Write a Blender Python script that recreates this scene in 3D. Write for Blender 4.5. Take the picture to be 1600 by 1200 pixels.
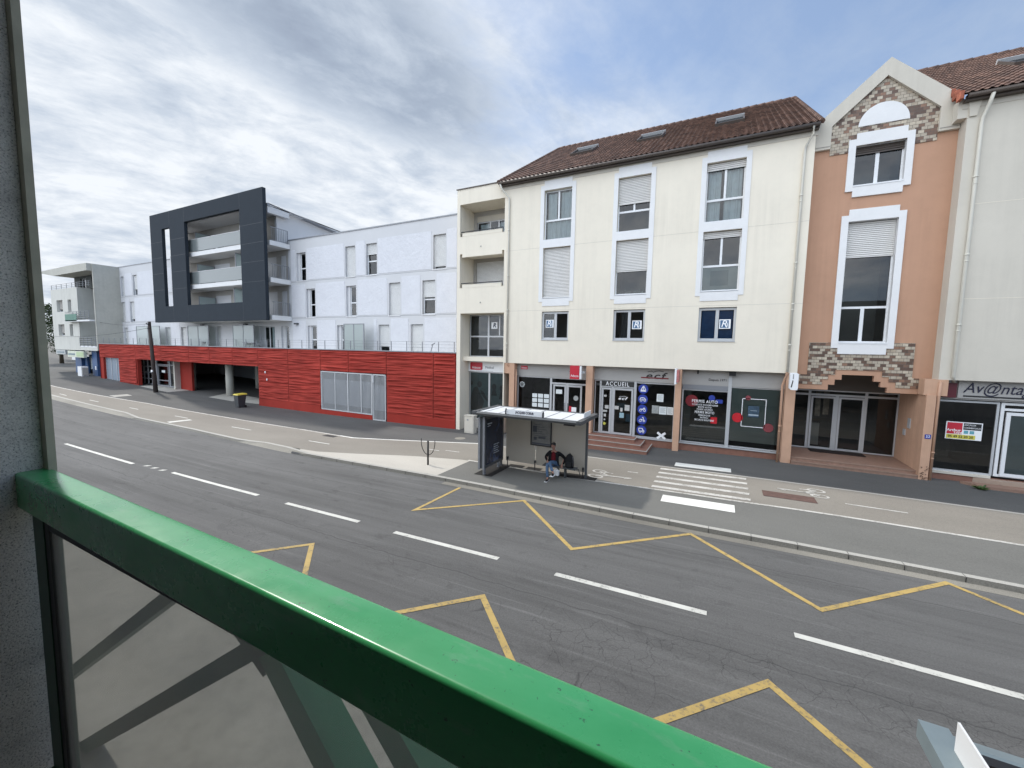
import bpy, math, random
import numpy as np
from mathutils import Vector, Matrix, noise as mnoise
random.seed(7)
for o in list(bpy.data.objects): bpy.data.objects.remove(o)
S = bpy.context.scene
C = S.collection

# ---------------------------------------------------------------- camera
YAW, PITCH, ROLL, FPX, H = -0.467063, -0.0871942, 0.0186941, 638.57, 4.84
cy, sy, cp, sp = math.cos(YAW), math.sin(YAW), math.cos(PITCH), math.sin(PITCH)
fw = Vector((sy*cp, cy*cp, sp)); r0 = Vector((cy, -sy, 0)); u0 = r0.cross(fw)
cr, sr = math.cos(ROLL), math.sin(ROLL)
rt = cr*r0 + sr*u0; up = -sr*r0 + cr*u0
cam = bpy.data.cameras.new('camera'); camo = bpy.data.objects.new('camera', cam); C.objects.link(camo)
m = Matrix(((rt.x, up.x, -fw.x, 0), (rt.y, up.y, -fw.y, 0), (rt.z, up.z, -fw.z, H), (0, 0, 0, 1)))
camo.matrix_world = m
cam.sensor_width = 36; cam.lens = 36*FPX/1600; cam.clip_start = .05; cam.clip_end = 2000
S.camera = camo

# ---------------------------------------------------------------- world, sun, exposure
SUN = Vector((-1, .22, 1.12)).normalized()
W = bpy.data.worlds.new('World'); S.world = W; W.use_nodes = True
nt = W.node_tree; nt.nodes.clear()
def N(t, ty, **kw):
    n = t.nodes.new(ty)
    for k, v in kw.items():
        if k.startswith('i_'): n.inputs[int(k[2:])].default_value = v
        else: setattr(n, k, v)
    return n
def math_(t, op, a, b=None, c=None, clamp=False):
    n = t.nodes.new('ShaderNodeMath'); n.operation = op; n.use_clamp = clamp
    for i, v in enumerate((a, b, c)):
        if v is None: continue
        if isinstance(v, (int, float)): n.inputs[i].default_value = v
        else: t.links.new(v, n.inputs[i])
    return n.outputs[0]
def ramp(t, fac, stops, interp='LINEAR'):
    n = t.nodes.new('ShaderNodeValToRGB'); n.color_ramp.interpolation = interp
    e = n.color_ramp.elements
    while len(e) < len(stops): e.new(.5)
    for i, (p, c) in enumerate(stops):
        e[i].position = p
        e[i].color = (c, c, c, 1) if isinstance(c, (int, float)) else (*c[:3], 1)
    t.links.new(fac, n.inputs[0]); return n.outputs[0]
def mixc(t, fac, a, b, bt='MIX'):
    n = t.nodes.new('ShaderNodeMix'); n.data_type = 'RGBA'; n.blend_type = bt
    for i, v in ((0, fac), (6, a), (7, b)):
        if isinstance(v, (int, float)): n.inputs[i].default_value = v
        elif isinstance(v, tuple): n.inputs[i].default_value = (*v[:3], 1)
        else: t.links.new(v, n.inputs[i])
    return n.outputs[2]
def noise(t, vec, scale, detail=4, rough=.55, dist=0.):
    n = N(t, 'ShaderNodeTexNoise'); n.inputs['Scale'].default_value = scale
    n.inputs['Detail'].default_value = detail; n.inputs['Roughness'].default_value = rough
    n.inputs['Distortion'].default_value = dist
    t.links.new(vec, n.inputs['Vector']); return n.outputs['Fac']
def mapping(t, vec, sc=(1, 1, 1), rot=(0, 0, 0), loc=(0, 0, 0)):
    n = N(t, 'ShaderNodeMapping'); n.inputs['Scale'].default_value = sc
    n.inputs['Rotation'].default_value = rot; n.inputs['Location'].default_value = loc
    t.links.new(vec, n.inputs['Vector']); return n.outputs[0]

tc = N(nt, 'ShaderNodeTexCoord')
sep = N(nt, 'ShaderNodeSeparateXYZ'); nt.links.new(tc.outputs['Generated'], sep.inputs[0])
sky = N(nt, 'ShaderNodeTexSky', sky_type='NISHITA', sun_disc=False)
sky.sun_elevation = math.asin(SUN.z); sky.sun_rotation = math.atan2(SUN.x, SUN.y)
bsky = N(nt, 'ShaderNodeBackground', i_1=.15); nt.links.new(sky.outputs[0], bsky.inputs[0])
# clouds: a layer projected on a plane overhead
zc = math_(nt, 'ADD', math_(nt, 'MAXIMUM', sep.outputs[2], 0.), .22)
px_ = math_(nt, 'DIVIDE', sep.outputs[0], zc); py_ = math_(nt, 'DIVIDE', sep.outputs[1], zc)
cmb = N(nt, 'ShaderNodeCombineXYZ'); nt.links.new(px_, cmb.inputs[0]); nt.links.new(py_, cmb.inputs[1])
pv = cmb.outputs[0]
CLOUDROT = math.radians(-62)
pr_ = mapping(nt, pv, (1, 1, 1), (0, 0, CLOUDROT))
vA = mapping(nt, pr_, (.9, 1.15, 1), (0, 0, 0), (3.1, 1.7, 0))
nA = noise(nt, vA, 1.1, 7, .6, .35)
vB = mapping(nt, pr_, (.95, 1.3, 1), (0, 0, 0), (7.3, 4.2, 0))
nB = noise(nt, vB, 3.4, 9, .64, .25)
nC = noise(nt, mapping(nt, pr_, (.8, 1.3, 1)), 9, 5, .65, .3)
# how far the cloud sheet reaches: solid to the west, thin veils to the north-east
side = math_(nt, 'MULTIPLY_ADD', px_, -.75, .02)
cov = math_(nt, 'ADD', side, math_(nt, 'MULTIPLY', math_(nt, 'SUBTRACT', nA, .5), 1.2))
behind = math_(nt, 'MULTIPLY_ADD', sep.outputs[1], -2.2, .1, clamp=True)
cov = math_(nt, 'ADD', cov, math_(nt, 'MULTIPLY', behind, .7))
mask = ramp(nt, cov, [(.0, .45), (.25, .6), (.5, 1.)])
# the dark bank
dx_ = math_(nt, 'SUBTRACT', px_, -0.82); dy_ = math_(nt, 'SUBTRACT', py_, 0.77)
ca, sa = math.cos(math.radians(-75)), math.sin(math.radians(-75))
ux = math_(nt, 'ADD', math_(nt, 'MULTIPLY', dx_, ca), math_(nt, 'MULTIPLY', dy_, -sa))
uy = math_(nt, 'ADD', math_(nt, 'MULTIPLY', dx_, sa), math_(nt, 'MULTIPLY', dy_, ca))
d2 = math_(nt, 'ADD', math_(nt, 'POWER', math_(nt, 'MULTIPLY', ux, 1.55), 2.), math_(nt, 'POWER', math_(nt, 'MULTIPLY', uy, 3.3), 2.))
bank = math_(nt, 'SUBTRACT', 1., math_(nt, 'SQRT', d2), clamp=False)
tone = math_(nt, 'ADD', math_(nt, 'MULTIPLY', math_(nt, 'SUBTRACT', nB, .5), 1.3), math_(nt, 'MULTIPLY', math_(nt, 'SUBTRACT', nC, .5), .4))
tone = math_(nt, 'ADD', tone, .78)
tone = math_(nt, 'SUBTRACT', tone, math_(nt, 'MULTIPLY', ramp(nt, math_(nt, 'ADD', bank, math_(nt, 'MULTIPLY', math_(nt, 'SUBTRACT', nB, .5), 1.6)), [(.05, 0.), (.55, 1.)]), .46))
ccol = ramp(nt, tone, [(0., (.29, .345, .45)), (.3, (.39, .46, .57)), (.6, (.57, .64, .74)), (.92, (.85, .89, .94))])
ccol = mixc(nt, ramp(nt, cov, [(.1, 0.), (.45, 1.)]), mixc(nt, ramp(nt, math_(nt, 'ADD', math_(nt, 'MULTIPLY', nA, .6), math_(nt, 'MULTIPLY', nB, .4)), [(.42, 0.), (.62, 1.)]), (.40, .54, .80), (.66, .76, .90)), ccol)
cst = math_(nt, 'MULTIPLY_ADD', behind, 1.9, 1.)  # extra cloud brightness added behind the camera to light the facades
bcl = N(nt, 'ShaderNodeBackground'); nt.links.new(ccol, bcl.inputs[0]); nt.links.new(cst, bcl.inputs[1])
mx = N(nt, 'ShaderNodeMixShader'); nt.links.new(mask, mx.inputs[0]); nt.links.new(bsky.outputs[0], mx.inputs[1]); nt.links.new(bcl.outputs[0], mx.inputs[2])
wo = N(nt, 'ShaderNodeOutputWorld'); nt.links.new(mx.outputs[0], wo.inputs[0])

sun = bpy.data.lights.new('sun', 'SUN'); sun.energy = 2.6; sun.angle = math.radians(2.5); sun.color = (1, .955, .88)
suno = bpy.data.objects.new('sun', sun); C.objects.link(suno)
suno.rotation_euler = SUN.to_track_quat('Z', 'Y').to_euler()
S.view_settings.view_transform = 'Standard'; S.view_settings.look = 'None'
S.view_settings.exposure = 0.12; S.view_settings.gamma = 1
S.render.engine = 'CYCLES'

# ---------------------------------------------------------------- materials
MATS = {}
def M(name, col, rough=.7, metal=0., var=.12, scale=2., bump=0., bscale=60., streak=0., spec=.5, dirt=0., trans=0., coat=0.):
    if name in MATS: return MATS[name]
    mt = bpy.data.materials.new(name); mt.use_nodes = True; t = mt.node_tree
    b = t.nodes['Principled BSDF']
    b.inputs['Roughness'].default_value = rough; b.inputs['Metallic'].default_value = metal
    b.inputs['Specular IOR Level'].default_value = spec if rough < .8 else .22; b.inputs['Coat Weight'].default_value = coat
    c = N(t, 'ShaderNodeTexCoord').outputs['Object']
    n1 = noise(t, c, scale, 5, .6)
    v = ramp(t, n1, [(.25, 1-var), (.75, 1+var*.4)])
    out = mixc(t, 1., (*col, 1), v, 'MULTIPLY')
    if streak:
        n2 = noise(t, mapping(t, c, (5, 5, .25)), 1., 4, .6)
        sm_ = ramp(t, noise(t, mapping(t, c, (.5, .5, .25), loc=(4, 2, 1)), 1., 2, .5), [(.42, 0.), (.62, 1.)])
        out = mixc(t, sm_, out, mixc(t, 1., out, ramp(t, n2, [(.35, 1-streak), (.6, 1.)]), 'MULTIPLY'))
    if dirt:
        n3 = noise(t, c, scale*7, 6, .7)
        out = mixc(t, 1., out, ramp(t, n3, [(.3, 1-dirt), (.55, 1.)]), 'MULTIPLY')
    t.links.new(out, b.inputs['Base Color'])
    if bump:
        bn = N(t, 'ShaderNodeBump'); bn.inputs['Strength'].default_value = 1; bn.inputs['Distance'].default_value = bump
        t.links.new(noise(t, c, bscale, 5, .65), bn.inputs['Height']); t.links.new(bn.outputs[0], b.inputs['Normal'])
    if trans: b.inputs['Transmission Weight'].default_value = trans
    MATS[name] = mt; return mt
def glass(name, tint=(.75, .8, .8), refl=1.6, base=.05, diff=0., dcol=(.5, .5, .5), rough=.0):
    if name in MATS: return MATS[name]
    mt = bpy.data.materials.new(name); mt.use_nodes = True; t = mt.node_tree; t.nodes.clear()
    fr = N(t, 'ShaderNodeFresnel', i_0=1.5)
    f = math_(t, 'MULTIPLY_ADD', fr.outputs[0], refl, base, clamp=True)
    tr = N(t, 'ShaderNodeBsdfTransparent'); tr.inputs[0].default_value = (*tint, 1)
    under = tr.outputs[0]
    if diff:
        df = N(t, 'ShaderNodeBsdfDiffuse'); df.inputs[0].default_value = (*dcol, 1)
        tl = N(t, 'ShaderNodeBsdfTranslucent'); tl.inputs[0].default_value = (*dcol, 1)
        a = N(t, 'ShaderNodeMixShader', i_0=.45); t.links.new(df.outputs[0], a.inputs[1]); t.links.new(tl.outputs[0], a.inputs[2])
        q = N(t, 'ShaderNodeMixShader', i_0=diff); t.links.new(tr.outputs[0], q.inputs[1]); t.links.new(a.outputs[0], q.inputs[2])
        under = q.outputs[0]
    gl = N(t, 'ShaderNodeBsdfGlossy'); gl.inputs['Roughness'].default_value = rough
    mxs = N(t, 'ShaderNodeMixShader'); t.links.new(f, mxs.inputs[0]); t.links.new(under, mxs.inputs[1]); t.links.new(gl.outputs[0], mxs.inputs[2])
    o = N(t, 'ShaderNodeOutputMaterial'); t.links.new(mxs.outputs[0], o.inputs[0])
    MATS[name] = mt; return mt
def custom(name):
    mt = bpy.data.materials.new(name); mt.use_nodes = True; MATS[name] = mt
    return mt, mt.node_tree, mt.node_tree.nodes['Principled BSDF'], N(mt.node_tree, 'ShaderNodeTexCoord').outputs['Object']
def bumpto(t, b, h, dist):
    bn = N(t, 'ShaderNodeBump'); bn.inputs['Distance'].default_value = dist
    t.links.new(h, bn.inputs['Height']); t.links.new(bn.outputs[0], b.inputs['Normal'])

def asphalt(name, col, cracks=False, streaks=False, rough=.85, spots=.12, grain=.22):
    mt, t, b, c = custom(name); b.inputs['Roughness'].default_value = rough; b.inputs['Specular IOR Level'].default_value = .3
    big = noise(t, mapping(t, c, (.12, .35, 1)), 1.4, 4, .6)
    out = mixc(t, 1., col, ramp(t, big, [(.3, 1-spots), (.7, 1+spots)]), 'MULTIPLY')
    fine = noise(t, c, 38, 4, .75)
    out = mixc(t, 1., out, ramp(t, fine, [(.3, 1-grain), (.7, 1+grain)]), 'MULTIPLY')
    if streaks:
        st = noise(t, mapping(t, c, (.05, 1.5, 1), loc=(3, 1, 0)), 1.2, 6, .65, .1)
        out = mixc(t, 1., out, ramp(t, st, [(.3, .72), (.5, 1.), (.72, 1.16)]), 'MULTIPLY')
        st2 = noise(t, mapping(t, c, (.16, 7, 1)), 1.0, 5, .7, .3)
        out = mixc(t, 1., out, ramp(t, st2, [(.58, 1.), (.70, 1.32)]), 'MULTIPLY')
        pat = noise(t, mapping(t, c, (.5, .9, 1)), 2.6, 3, .5, .6)
        out = mixc(t, 1., out, ramp(t, pat, [(.62, 1.), (.66, .9)]), 'MULTIPLY')
    h = fine
    if cracks:
        s0 = N(t, 'ShaderNodeSeparateXYZ'); t.links.new(c, s0.inputs[0])
        wob = math_(t, 'MULTIPLY', math_(t, 'SUBTRACT', noise(t, mapping(t, c, (1, .01, .01)), 1.1, 4, .6), .5), .35)
        for yy in (7.25, 10.55):
            dline = math_(t, 'ABSOLUTE', math_(t, 'SUBTRACT', math_(t, 'ADD', s0.outputs[1], wob), yy))
            out = mixc(t, math_(t, 'MULTIPLY', ramp(t, dline, [(.0, 1.), (.022, 0.)]), .55), out, (.03, .03, .03))
        oil = ramp(t, noise(t, mapping(t, c, (.5, 1.1, 1), loc=(9, 2, 0)), 2.2, 5, .6), [(.62, 0.), (.72, .45)])
        out = mixc(t, oil, out, (.055, .054, .053))
        wn = N(t, 'ShaderNodeTexNoise'); wn.inputs['Scale'].default_value = 1.6; wn.inputs['Detail'].default_value = 6
        t.links.new(c, wn.inputs['Vector'])
        wv = N(t, 'ShaderNodeVectorMath', operation='MULTIPLY_ADD'); t.links.new(wn.outputs['Color'], wv.inputs[0]); wv.inputs[1].default_value = (.55, .55, 0); t.links.new(c, wv.inputs[2])
        zone = noise(t, mapping(t, c, (.16, .35, 1), loc=(1.3, .4, 0)), 1.6, 3, .5)
        sp_ = N(t, 'ShaderNodeSeparateXYZ'); t.links.new(c, sp_.inputs[0])
        near = ramp(t, math_(t, 'MULTIPLY_ADD', sp_.outputs[1], -.25, 2.1), [(0., 0.), (.35, 1.)])
        for sc, wdt, thr in ((4.2, .02, .52), (1.3, .0085, .46)):
            vo = N(t, 'ShaderNodeTexVoronoi', feature='DISTANCE_TO_EDGE'); vo.inputs['Scale'].default_value = sc
            t.links.new(wv.outputs[0], vo.inputs['Vector'])
            ln = ramp(t, vo.outputs[0], [(0., 1.), (wdt, 0.)])
            zm = ramp(t, zone, [(thr, 0.), (thr+.05, 1.)])
            k = math_(t, 'MULTIPLY', math_(t, 'MULTIPLY', ln, zm), near)
            out = mixc(t, math_(t, 'MULTIPLY', k, .48), out, (.015, .015, .015))
    t.links.new(out, b.inputs['Base Color']); bumpto(t, b, h, .006)
    return mt
def paint(name, col, wear=.5, under=(.1, .1, .1)):
    mt, t, b, c = custom(name); b.inputs['Roughness'].default_value = .7
    n = noise(t, c, 16, 6, .75); n2 = noise(t, c, 2.0, 3, .6)
    k = ramp(t, math_(t, 'ADD', math_(t, 'MULTIPLY', n, .7), math_(t, 'MULTIPLY', n2, .3)), [(wear-.12, 0.), (wear, 1.)])
    t.links.new(mixc(t, k, under, mixc(t, 1., col, ramp(t, n2, [(.3, .85), (.7, 1.05)]), 'MULTIPLY')), b.inputs['Base Color'])
    return mt

# ---------------------------------------------------------------- mesh helpers
class MB:
    def __init__(s): s.v = []; s.f = []; s.m = []; s.sm = []
    def face(s, pts, m=0, smooth=False):
        n = len(s.v); s.v += [tuple(p) for p in pts]; s.f.append(tuple(range(n, n+len(pts)))); s.m.append(m); s.sm.append(smooth); return s
    def raw(s, vs, fs, m=0, smooth=False):
        n = len(s.v); s.v += [tuple(p) for p in vs]
        for f in fs: s.f.append(tuple(i+n for i in f)); s.m.append(m); s.sm.append(smooth)
        return s
    def box(s, x0, x1, y0, y1, z0, z1, m=0):
        if x0 > x1: x0, x1 = x1, x0
        if y0 > y1: y0, y1 = y1, y0
        if z0 > z1: z0, z1 = z1, z0
        v = [(x0, y0, z0), (x1, y0, z0), (x1, y1, z0), (x0, y1, z0), (x0, y0, z1), (x1, y0, z1), (x1, y1, z1), (x0, y1, z1)]
        return s.raw(v, [(0, 3, 2, 1), (4, 5, 6, 7), (0, 1, 5, 4), (1, 2, 6, 5), (2, 3, 7, 6), (3, 0, 4, 7)], m)
    def prism(s, poly, y0, y1, m=0, axis='y'):        # poly in (x,z), counter-clockwise seen from -Y
        def P(a, b, d):
            return (a, d, b) if axis == 'y' else ((d, a, b) if axis == 'x' else (a, b, d))
        n = len(poly)
        v = [P(a, b, y0) for a, b in poly] + [P(a, b, y1) for a, b in poly]
        fs = [tuple(range(n)), tuple(reversed(range(n, 2*n)))] + [(i, i+n, (i+1) % n+n, (i+1) % n) for i in range(n)]
        return s.raw(v, fs, m)
    def tube(s, pts, r, n=8, m=0, cap=True, smooth=True, r1=None):
        pts = [Vector(p) for p in pts]; k = len(pts); rings = []
        base = len(s.v)
        for i, p in enumerate(pts):
            d = (pts[min(i+1, k-1)]-pts[max(i-1, 0)]).normalized()
            a = Vector((0, 0, 1)) if abs(d.z) < .9 else Vector((1, 0, 0))
            u = d.cross(a).normalized(); w = d.cross(u)
            rr = r if r1 is None else r+(r1-r)*i/(k-1)
            if isinstance(r, (list, tuple)): rr = r[i]
            for j in range(n):
                q = 2*math.pi*j/n; s.v.append(tuple(p+u*math.cos(q)*rr+w*math.sin(q)*rr))
        for i in range(k-1):
            for j in range(n):
                a = base+i*n+j; b = base+i*n+(j+1) % n
                s.f.append((a, a+n, b+n, b)); s.m.append(m); s.sm.append(smooth)
        if cap:
            s.f.append(tuple(base+j for j in range(n))); s.m.append(m); s.sm.append(False)
            s.f.append(tuple(base+(k-1)*n+j for j in reversed(range(n)))); s.m.append(m); s.sm.append(False)
        return s
    def ball(s, c, r, n=10, sc=(1, 1, 1), m=0):
        base = len(s.v); rows = n//2+1
        for i in range(rows+1):
            th = math.pi*i/rows
            for j in range(n):
                ph = 2*math.pi*j/n
                s.v.append((c[0]+r*sc[0]*math.sin(th)*math.cos(ph), c[1]+r*sc[1]*math.sin(th)*math.sin(ph), c[2]+r*sc[2]*math.cos(th)))
        for i in range(rows):
            for j in range(n):
                a = base+i*n+j; b = base+i*n+(j+1) % n
                s.f.append((a, a+n, b+n, b)); s.m.append(m); s.sm.append(True)
        return s
    def wall(s, x0, x1, z0, z1, y, holes=(), depth=.25, m=0, mr=None):
        mr = m if mr is None else mr
        xs = sorted({x0, x1, *[h[0] for h in holes], *[h[1] for h in holes]}); xs = [x for x in xs if x0 <= x <= x1]
        zs = sorted({z0, z1, *[h[2] for h in holes], *[h[3] for h in holes]}); zs = [z for z in zs if z0 <= z <= z1]
        for i in range(len(xs)-1):
            for j in range(len(zs)-1):
                cx, cz = (xs[i]+xs[i+1])/2, (zs[j]+zs[j+1])/2
                if any(h[0] < cx < h[1] and h[2] < cz < h[3] for h in holes): continue
                s.face([(xs[i], y, zs[j]), (xs[i+1], y, zs[j]), (xs[i+1], y, zs[j+1]), (xs[i], y, zs[j+1])], m)
        for h in holes:
            a, b, c, d = h[:4]; dp = h[4] if len(h) > 4 else depth
            s.face([(a, y, c), (a, y, d), (a, y+dp, d), (a, y+dp, c)], mr)
            s.face([(b, y, d), (b, y, c), (b, y+dp, c), (b, y+dp, d)], mr)
            s.face([(a, y, d), (b, y, d), (b, y+dp, d), (a, y+dp, d)], mr)
            s.face([(b, y, c), (a, y, c), (a, y+dp, c), (b, y+dp, c)], mr)
        return s
    def build(s, name, mats, parent=None, smooth=False, shift=(0, 0, 0), label=None):
        me = bpy.data.meshes.new(name)
        og = Vector(parent['_o']) if parent is not None else Vector(shift)
        me.from_pydata([(x-og.x, y-og.y, z-og.z) for x, y, z in s.v], [], s.f)
        if not isinstance(mats, (list, tuple)): mats = [mats]
        for q in mats: me.materials.append(q)
        me.polygons.foreach_set('material_index', s.m)
        me.polygons.foreach_set('use_smooth', [True]*len(s.f) if smooth else s.sm)
        me.update()
        o = bpy.data.objects.new(name, me); C.objects.link(o)
        o['_o'] = tuple(og)
        if parent is not None: o.parent = parent
        else: o.location = og
        if label: o['label'] = label
        return o
def tag(o, label, cat, group=None):
    o['label'] = label; o['category'] = cat
    if group: o['group'] = group
    return o
def thing(name, label, cat, loc, group=None):
    o = bpy.data.objects.new(name, None); C.objects.link(o); o.location = loc; o['_o'] = tuple(loc)
    o.empty_display_size = .2
    return tag(o, label, cat, group)
def struct(o): o['kind'] = 'structure'; return o
def text(body, x, y, z, size, mat, parent, name='lettering', align='CENTER', bold=0., rotz=0., xs=1., shear=0., ext=.003, rot=None, sp=1.0):
    cu = bpy.data.curves.new(name, 'FONT'); cu.body = body; cu.size = size; cu.align_x = align; cu.align_y = 'CENTER'
    cu.offset = bold*size; cu.extrude = ext; cu.shear = shear; cu.space_character = sp; cu.resolution_u = 3
    tmp = bpy.data.objects.new('tmp', cu); C.objects.link(tmp)
    bpy.context.view_layer.update()
    me = bpy.data.meshes.new_from_object(tmp.evaluated_get(bpy.context.evaluated_depsgraph_get()))
    bpy.data.objects.remove(tmp); bpy.data.curves.remove(cu)
    R = (Matrix.Rotation(rotz, 4, 'Z') @ Matrix.Rotation(math.pi/2, 4, 'X')) if rot is None else rot
    og = Vector(parent['_o'])
    me.transform(Matrix.Translation(Vector((x, y, z))-og) @ R @ Matrix.Diagonal((xs, 1, 1, 1)))
    me.materials.clear(); me.materials.append(mat)
    o = bpy.data.objects.new(name, me); C.objects.link(o); o.parent = parent; o['_o'] = tuple(og)
    return o
def disc(mb, x, y, z, r, n=24, th=.004, m=0, sx=1):
    return mb.prism([(x+r*sx*math.cos(2*math.pi*i/n), z+r*math.sin(2*math.pi*i/n)) for i in range(n)], y-th, y, m)

# colour set
cream = M('cream_render', (.79, .725, .61), .88, var=.06, scale=.35, bump=.003, bscale=35, streak=.06, dirt=.03)
creamR = M('pale_cream_render', (.59, .55, .475), .88, var=.06, scale=.4, bump=.003, bscale=35, streak=.06, dirt=.03)
whitetrim = M('white_trim', (.74, .735, .73), .75, var=.05, scale=2, dirt=.03)
peach = M('peach_render', (.49, .29, .195), .88, var=.08, scale=.4, bump=.003, bscale=40, streak=.08, dirt=.04)
peach2 = M('peach_column', (.56, .35, .24), .8, var=.1, scale=2.5, streak=.1)
whitew = M('white_stucco_smooth', (.60, .60, .61), .88, var=.05, scale=.5)
whitep = M('white_stucco_rough', (.67, .672, .70), .95, var=.06, scale=1.6, bump=.035, bscale=4.5, dirt=.05)
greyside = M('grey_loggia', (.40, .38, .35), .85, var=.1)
anth = M('anthracite_cladding', (.028, .036, .046), .82, var=.08, scale=1.5)
darkm = M('dark_metal', (.035, .038, .045), .45, var=.1)
midm = M('grey_metal', (.26, .27, .29), .45, metal=.3, var=.1)
alu = M('aluminium_frame', (.50, .51, .52), .4, metal=.2, var=.06)
pvc = M('white_pvc', (.72, .73, .74), .45, var=.04)
shut = M('shutter_slats', (.62, .605, .58), .6, var=.06)
shutw = M('white_shutter', (.68, .68, .67), .6, var=.05)
curt = M('net_curtain', (.62, .66, .68), .9, var=.12, scale=4)
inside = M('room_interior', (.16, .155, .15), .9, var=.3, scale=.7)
blackm = M('black_plastic', (.012, .012, .013), .5, var=.1)
gl = glass('window_glass', (.72, .78, .78), 1.35, .012)
glshop = glass('shop_glass', (.66, .70, .70), 1.35, .015)
frost = glass('frosted_glass', (.6, .68, .66), 1.0, .03, .72, (.62, .70, .68), .15)
frostg = glass('grey_frosted_guard', (.55, .6, .6), 1.0, .03, .85, (.34, .38, .38), .2)
concrete = M('raw_concrete', (.50, .485, .43), .85, var=.12, scale=.7, streak=.08, dirt=.08)
redsm = M('red_plinth', (.30, .032, .022), .85, var=.15, scale=1)
tilefloor = M('brown_tiles', (.27, .165, .12), .6, var=.25, scale=5)
pipem = M('cream_pipe', (.63, .60, .52), .5, var=.06)
zinc = M('brown_gutter', (.085, .068, .058), .5, var=.15)
guttercream = M('cream_gutter', (.52, .48, .41), .55, var=.08)
paper = M('white_paper', (.68, .72, .72), .7, var=.08)
redsign = M('red_sign', (.50, .02, .04), .4, var=.03)
whites = M('white_vinyl', (.82, .83, .84), .5, var=.02)
bluev = M('blue_vinyl', (.02, .045, .30), .5, var=.05)
# ---------------------------------------------------------------- ground
KX = [-900, -140, -110, -90, -78, -65, -51, -43, -36, -26, -18, -11.7, -7.3, -3, 1.5, 900]
KZ = [1.6, 1.6, 1.3, .95, .72, .37, -.16, -.36, -.46, -.48, -.43, -.31, -.21, -.10, 0, 0]
def gh(x): return float(sum(np.interp(x+o*2.5, KX, KZ)*k for o, k in ((-1, .25), (0, .5), (1, .25))))
def itp(tab): return lambda x: float(np.interp(x, [a for a, b in tab], [b for a, b in tab]))
Kf = itp([(-400, 13.2), (-60, 13.1), (-36.3, 13.0), (-27.9, 12.92), (-22.2, 12.68), (-19, 12.52), (-9.5, 12.42), (-7, 12.3), (-4, 12.1), (-1.8, 11.98), (.3, 11.93), (60, 11.93)])
Ks = itp([(-400, .45), (-38, .45), (-35, .03), (-22.5, .03), (-21, .35), (-18.3, .35), (-17.6, .02), (60, .02)])
Yb = itp([(-400, 15.2), (-57.7, 15.45), (-50, 15.8), (-42, 16.25), (-32, 16.2), (-22, 16.15), (-18, 16.0), (-16.1, 16.5), (-11, 18.0), (-5.2, 17.9), (-1.2, 17.7), (60, 17.7)])
Yl = lambda x: Kf(x)+Ks(x)+.16 if x < -18.2 else itp([(-18.2, 13.0), (-17, 13.05), (-14.9, 13.65), (-12.5, 14.47), (-9.67, 15.03), (-4.1, 14.63), (1.15, 14.66), (2.6, 14.75), (60, 14.75)])(x)
KT = lambda x: Kf(x)+Ks(x)+.16
BASEX = [x for x in np.arange(-140, 60.01, 1.0)]
def ribbon(name, mat, x0, x1, lo, hi, off, nsub=1, offhi=None, parent=None, step=1.0, thick=0):
    xs = sorted({x0, x1, *[x for x in BASEX if x0 < x < x1]})
    mb = MB(); offhi = off if offhi is None else offhi
    rows = []
    for x in xs:
        a, b = lo(x), hi(x)
        rows.append([(x, a+(b-a)*k/nsub, gh(x)+off+(offhi-off)*k/nsub) for k in range(nsub+1)])
    for r1, r2 in zip(rows, rows[1:]):
        for k in range(nsub): mb.face([r1[k], r2[k], r2[k+1], r1[k+1]])
    if name is None: return mb
    return mb.build(name, mat, parent)
cst_ = lambda v: (lambda x: v)
road_m = asphalt('road_asphalt', (.118, .116, .113), cracks=True, streaks=True)
foot_m = asphalt('footway_asphalt', (.098, .097, .094), spots=.15)
plat_m = asphalt('platform_asphalt', (.155, .152, .140), spots=.12)
bike_m = asphalt('beige_aggregate', (.232, .212, .183), spots=.1, grain=.2)
tri_m = asphalt('pale_concrete_paving', (.46, .43, .38), spots=.08, grain=.14)
kerb_m = asphalt('kerb_stone', (.40, .385, .35), spots=.12, grain=.18)
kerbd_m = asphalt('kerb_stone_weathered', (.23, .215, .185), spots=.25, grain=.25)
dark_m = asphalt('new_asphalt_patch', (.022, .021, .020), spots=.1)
earth_m = asphalt('ground_surface', (.13, .125, .115))
whitepaint = paint('white_road_paint', (.62, .61, .56), .44, (.12, .118, .112))
whiteworn = paint('worn_white_paint', (.56, .54, .50), .50, (.25, .23, .2))
yellow = paint('yellow_road_paint', (.47, .33, .11), .48, (.13, .12, .1))
freshwhite = paint('fresh_white_paint', (.78, .77, .72), .3, (.3, .3, .3))

g = MB()
gx = sorted({-900, -500, -300, -200, *range(-140, 61, 5), 120, 300, 900})
for a, b in zip(gx, gx[1:]):
    g.face([(a, -700, gh(a)-.08), (b, -700, gh(b)-.08), (b, 900, gh(b)-.08), (a, 900, gh(a)-.08)])
struct(g.build('ground', earth_m))
road = struct(ribbon('road', road_m, -140, 60, cst_(3.6), Kf, 0, 6))
struct(ribbon('footway', foot_m, -140, 60, lambda x: Yb(x)+.12, cst_(30), .12, 4))
cyc = struct(ribbon('cycle_path', bike_m, -140, 60, Yl, Yb, .12, 2))
struct(ribbon('bus_platform', plat_m, -9.55, 60, KT, Yl, .12, 2))
struct(ribbon('concrete_island', tri_m, -18.2, -9.55, KT, lambda x: Yl(x), .12, 2))
struct(ribbon('near_footway', foot_m, -140, 60, cst_(-30), cst_(3.45), .12, 1))
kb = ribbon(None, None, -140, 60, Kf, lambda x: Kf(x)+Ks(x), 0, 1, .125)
kt = ribbon(None, None, -140, 60, lambda x: Kf(x)+Ks(x), KT, .125)
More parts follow.
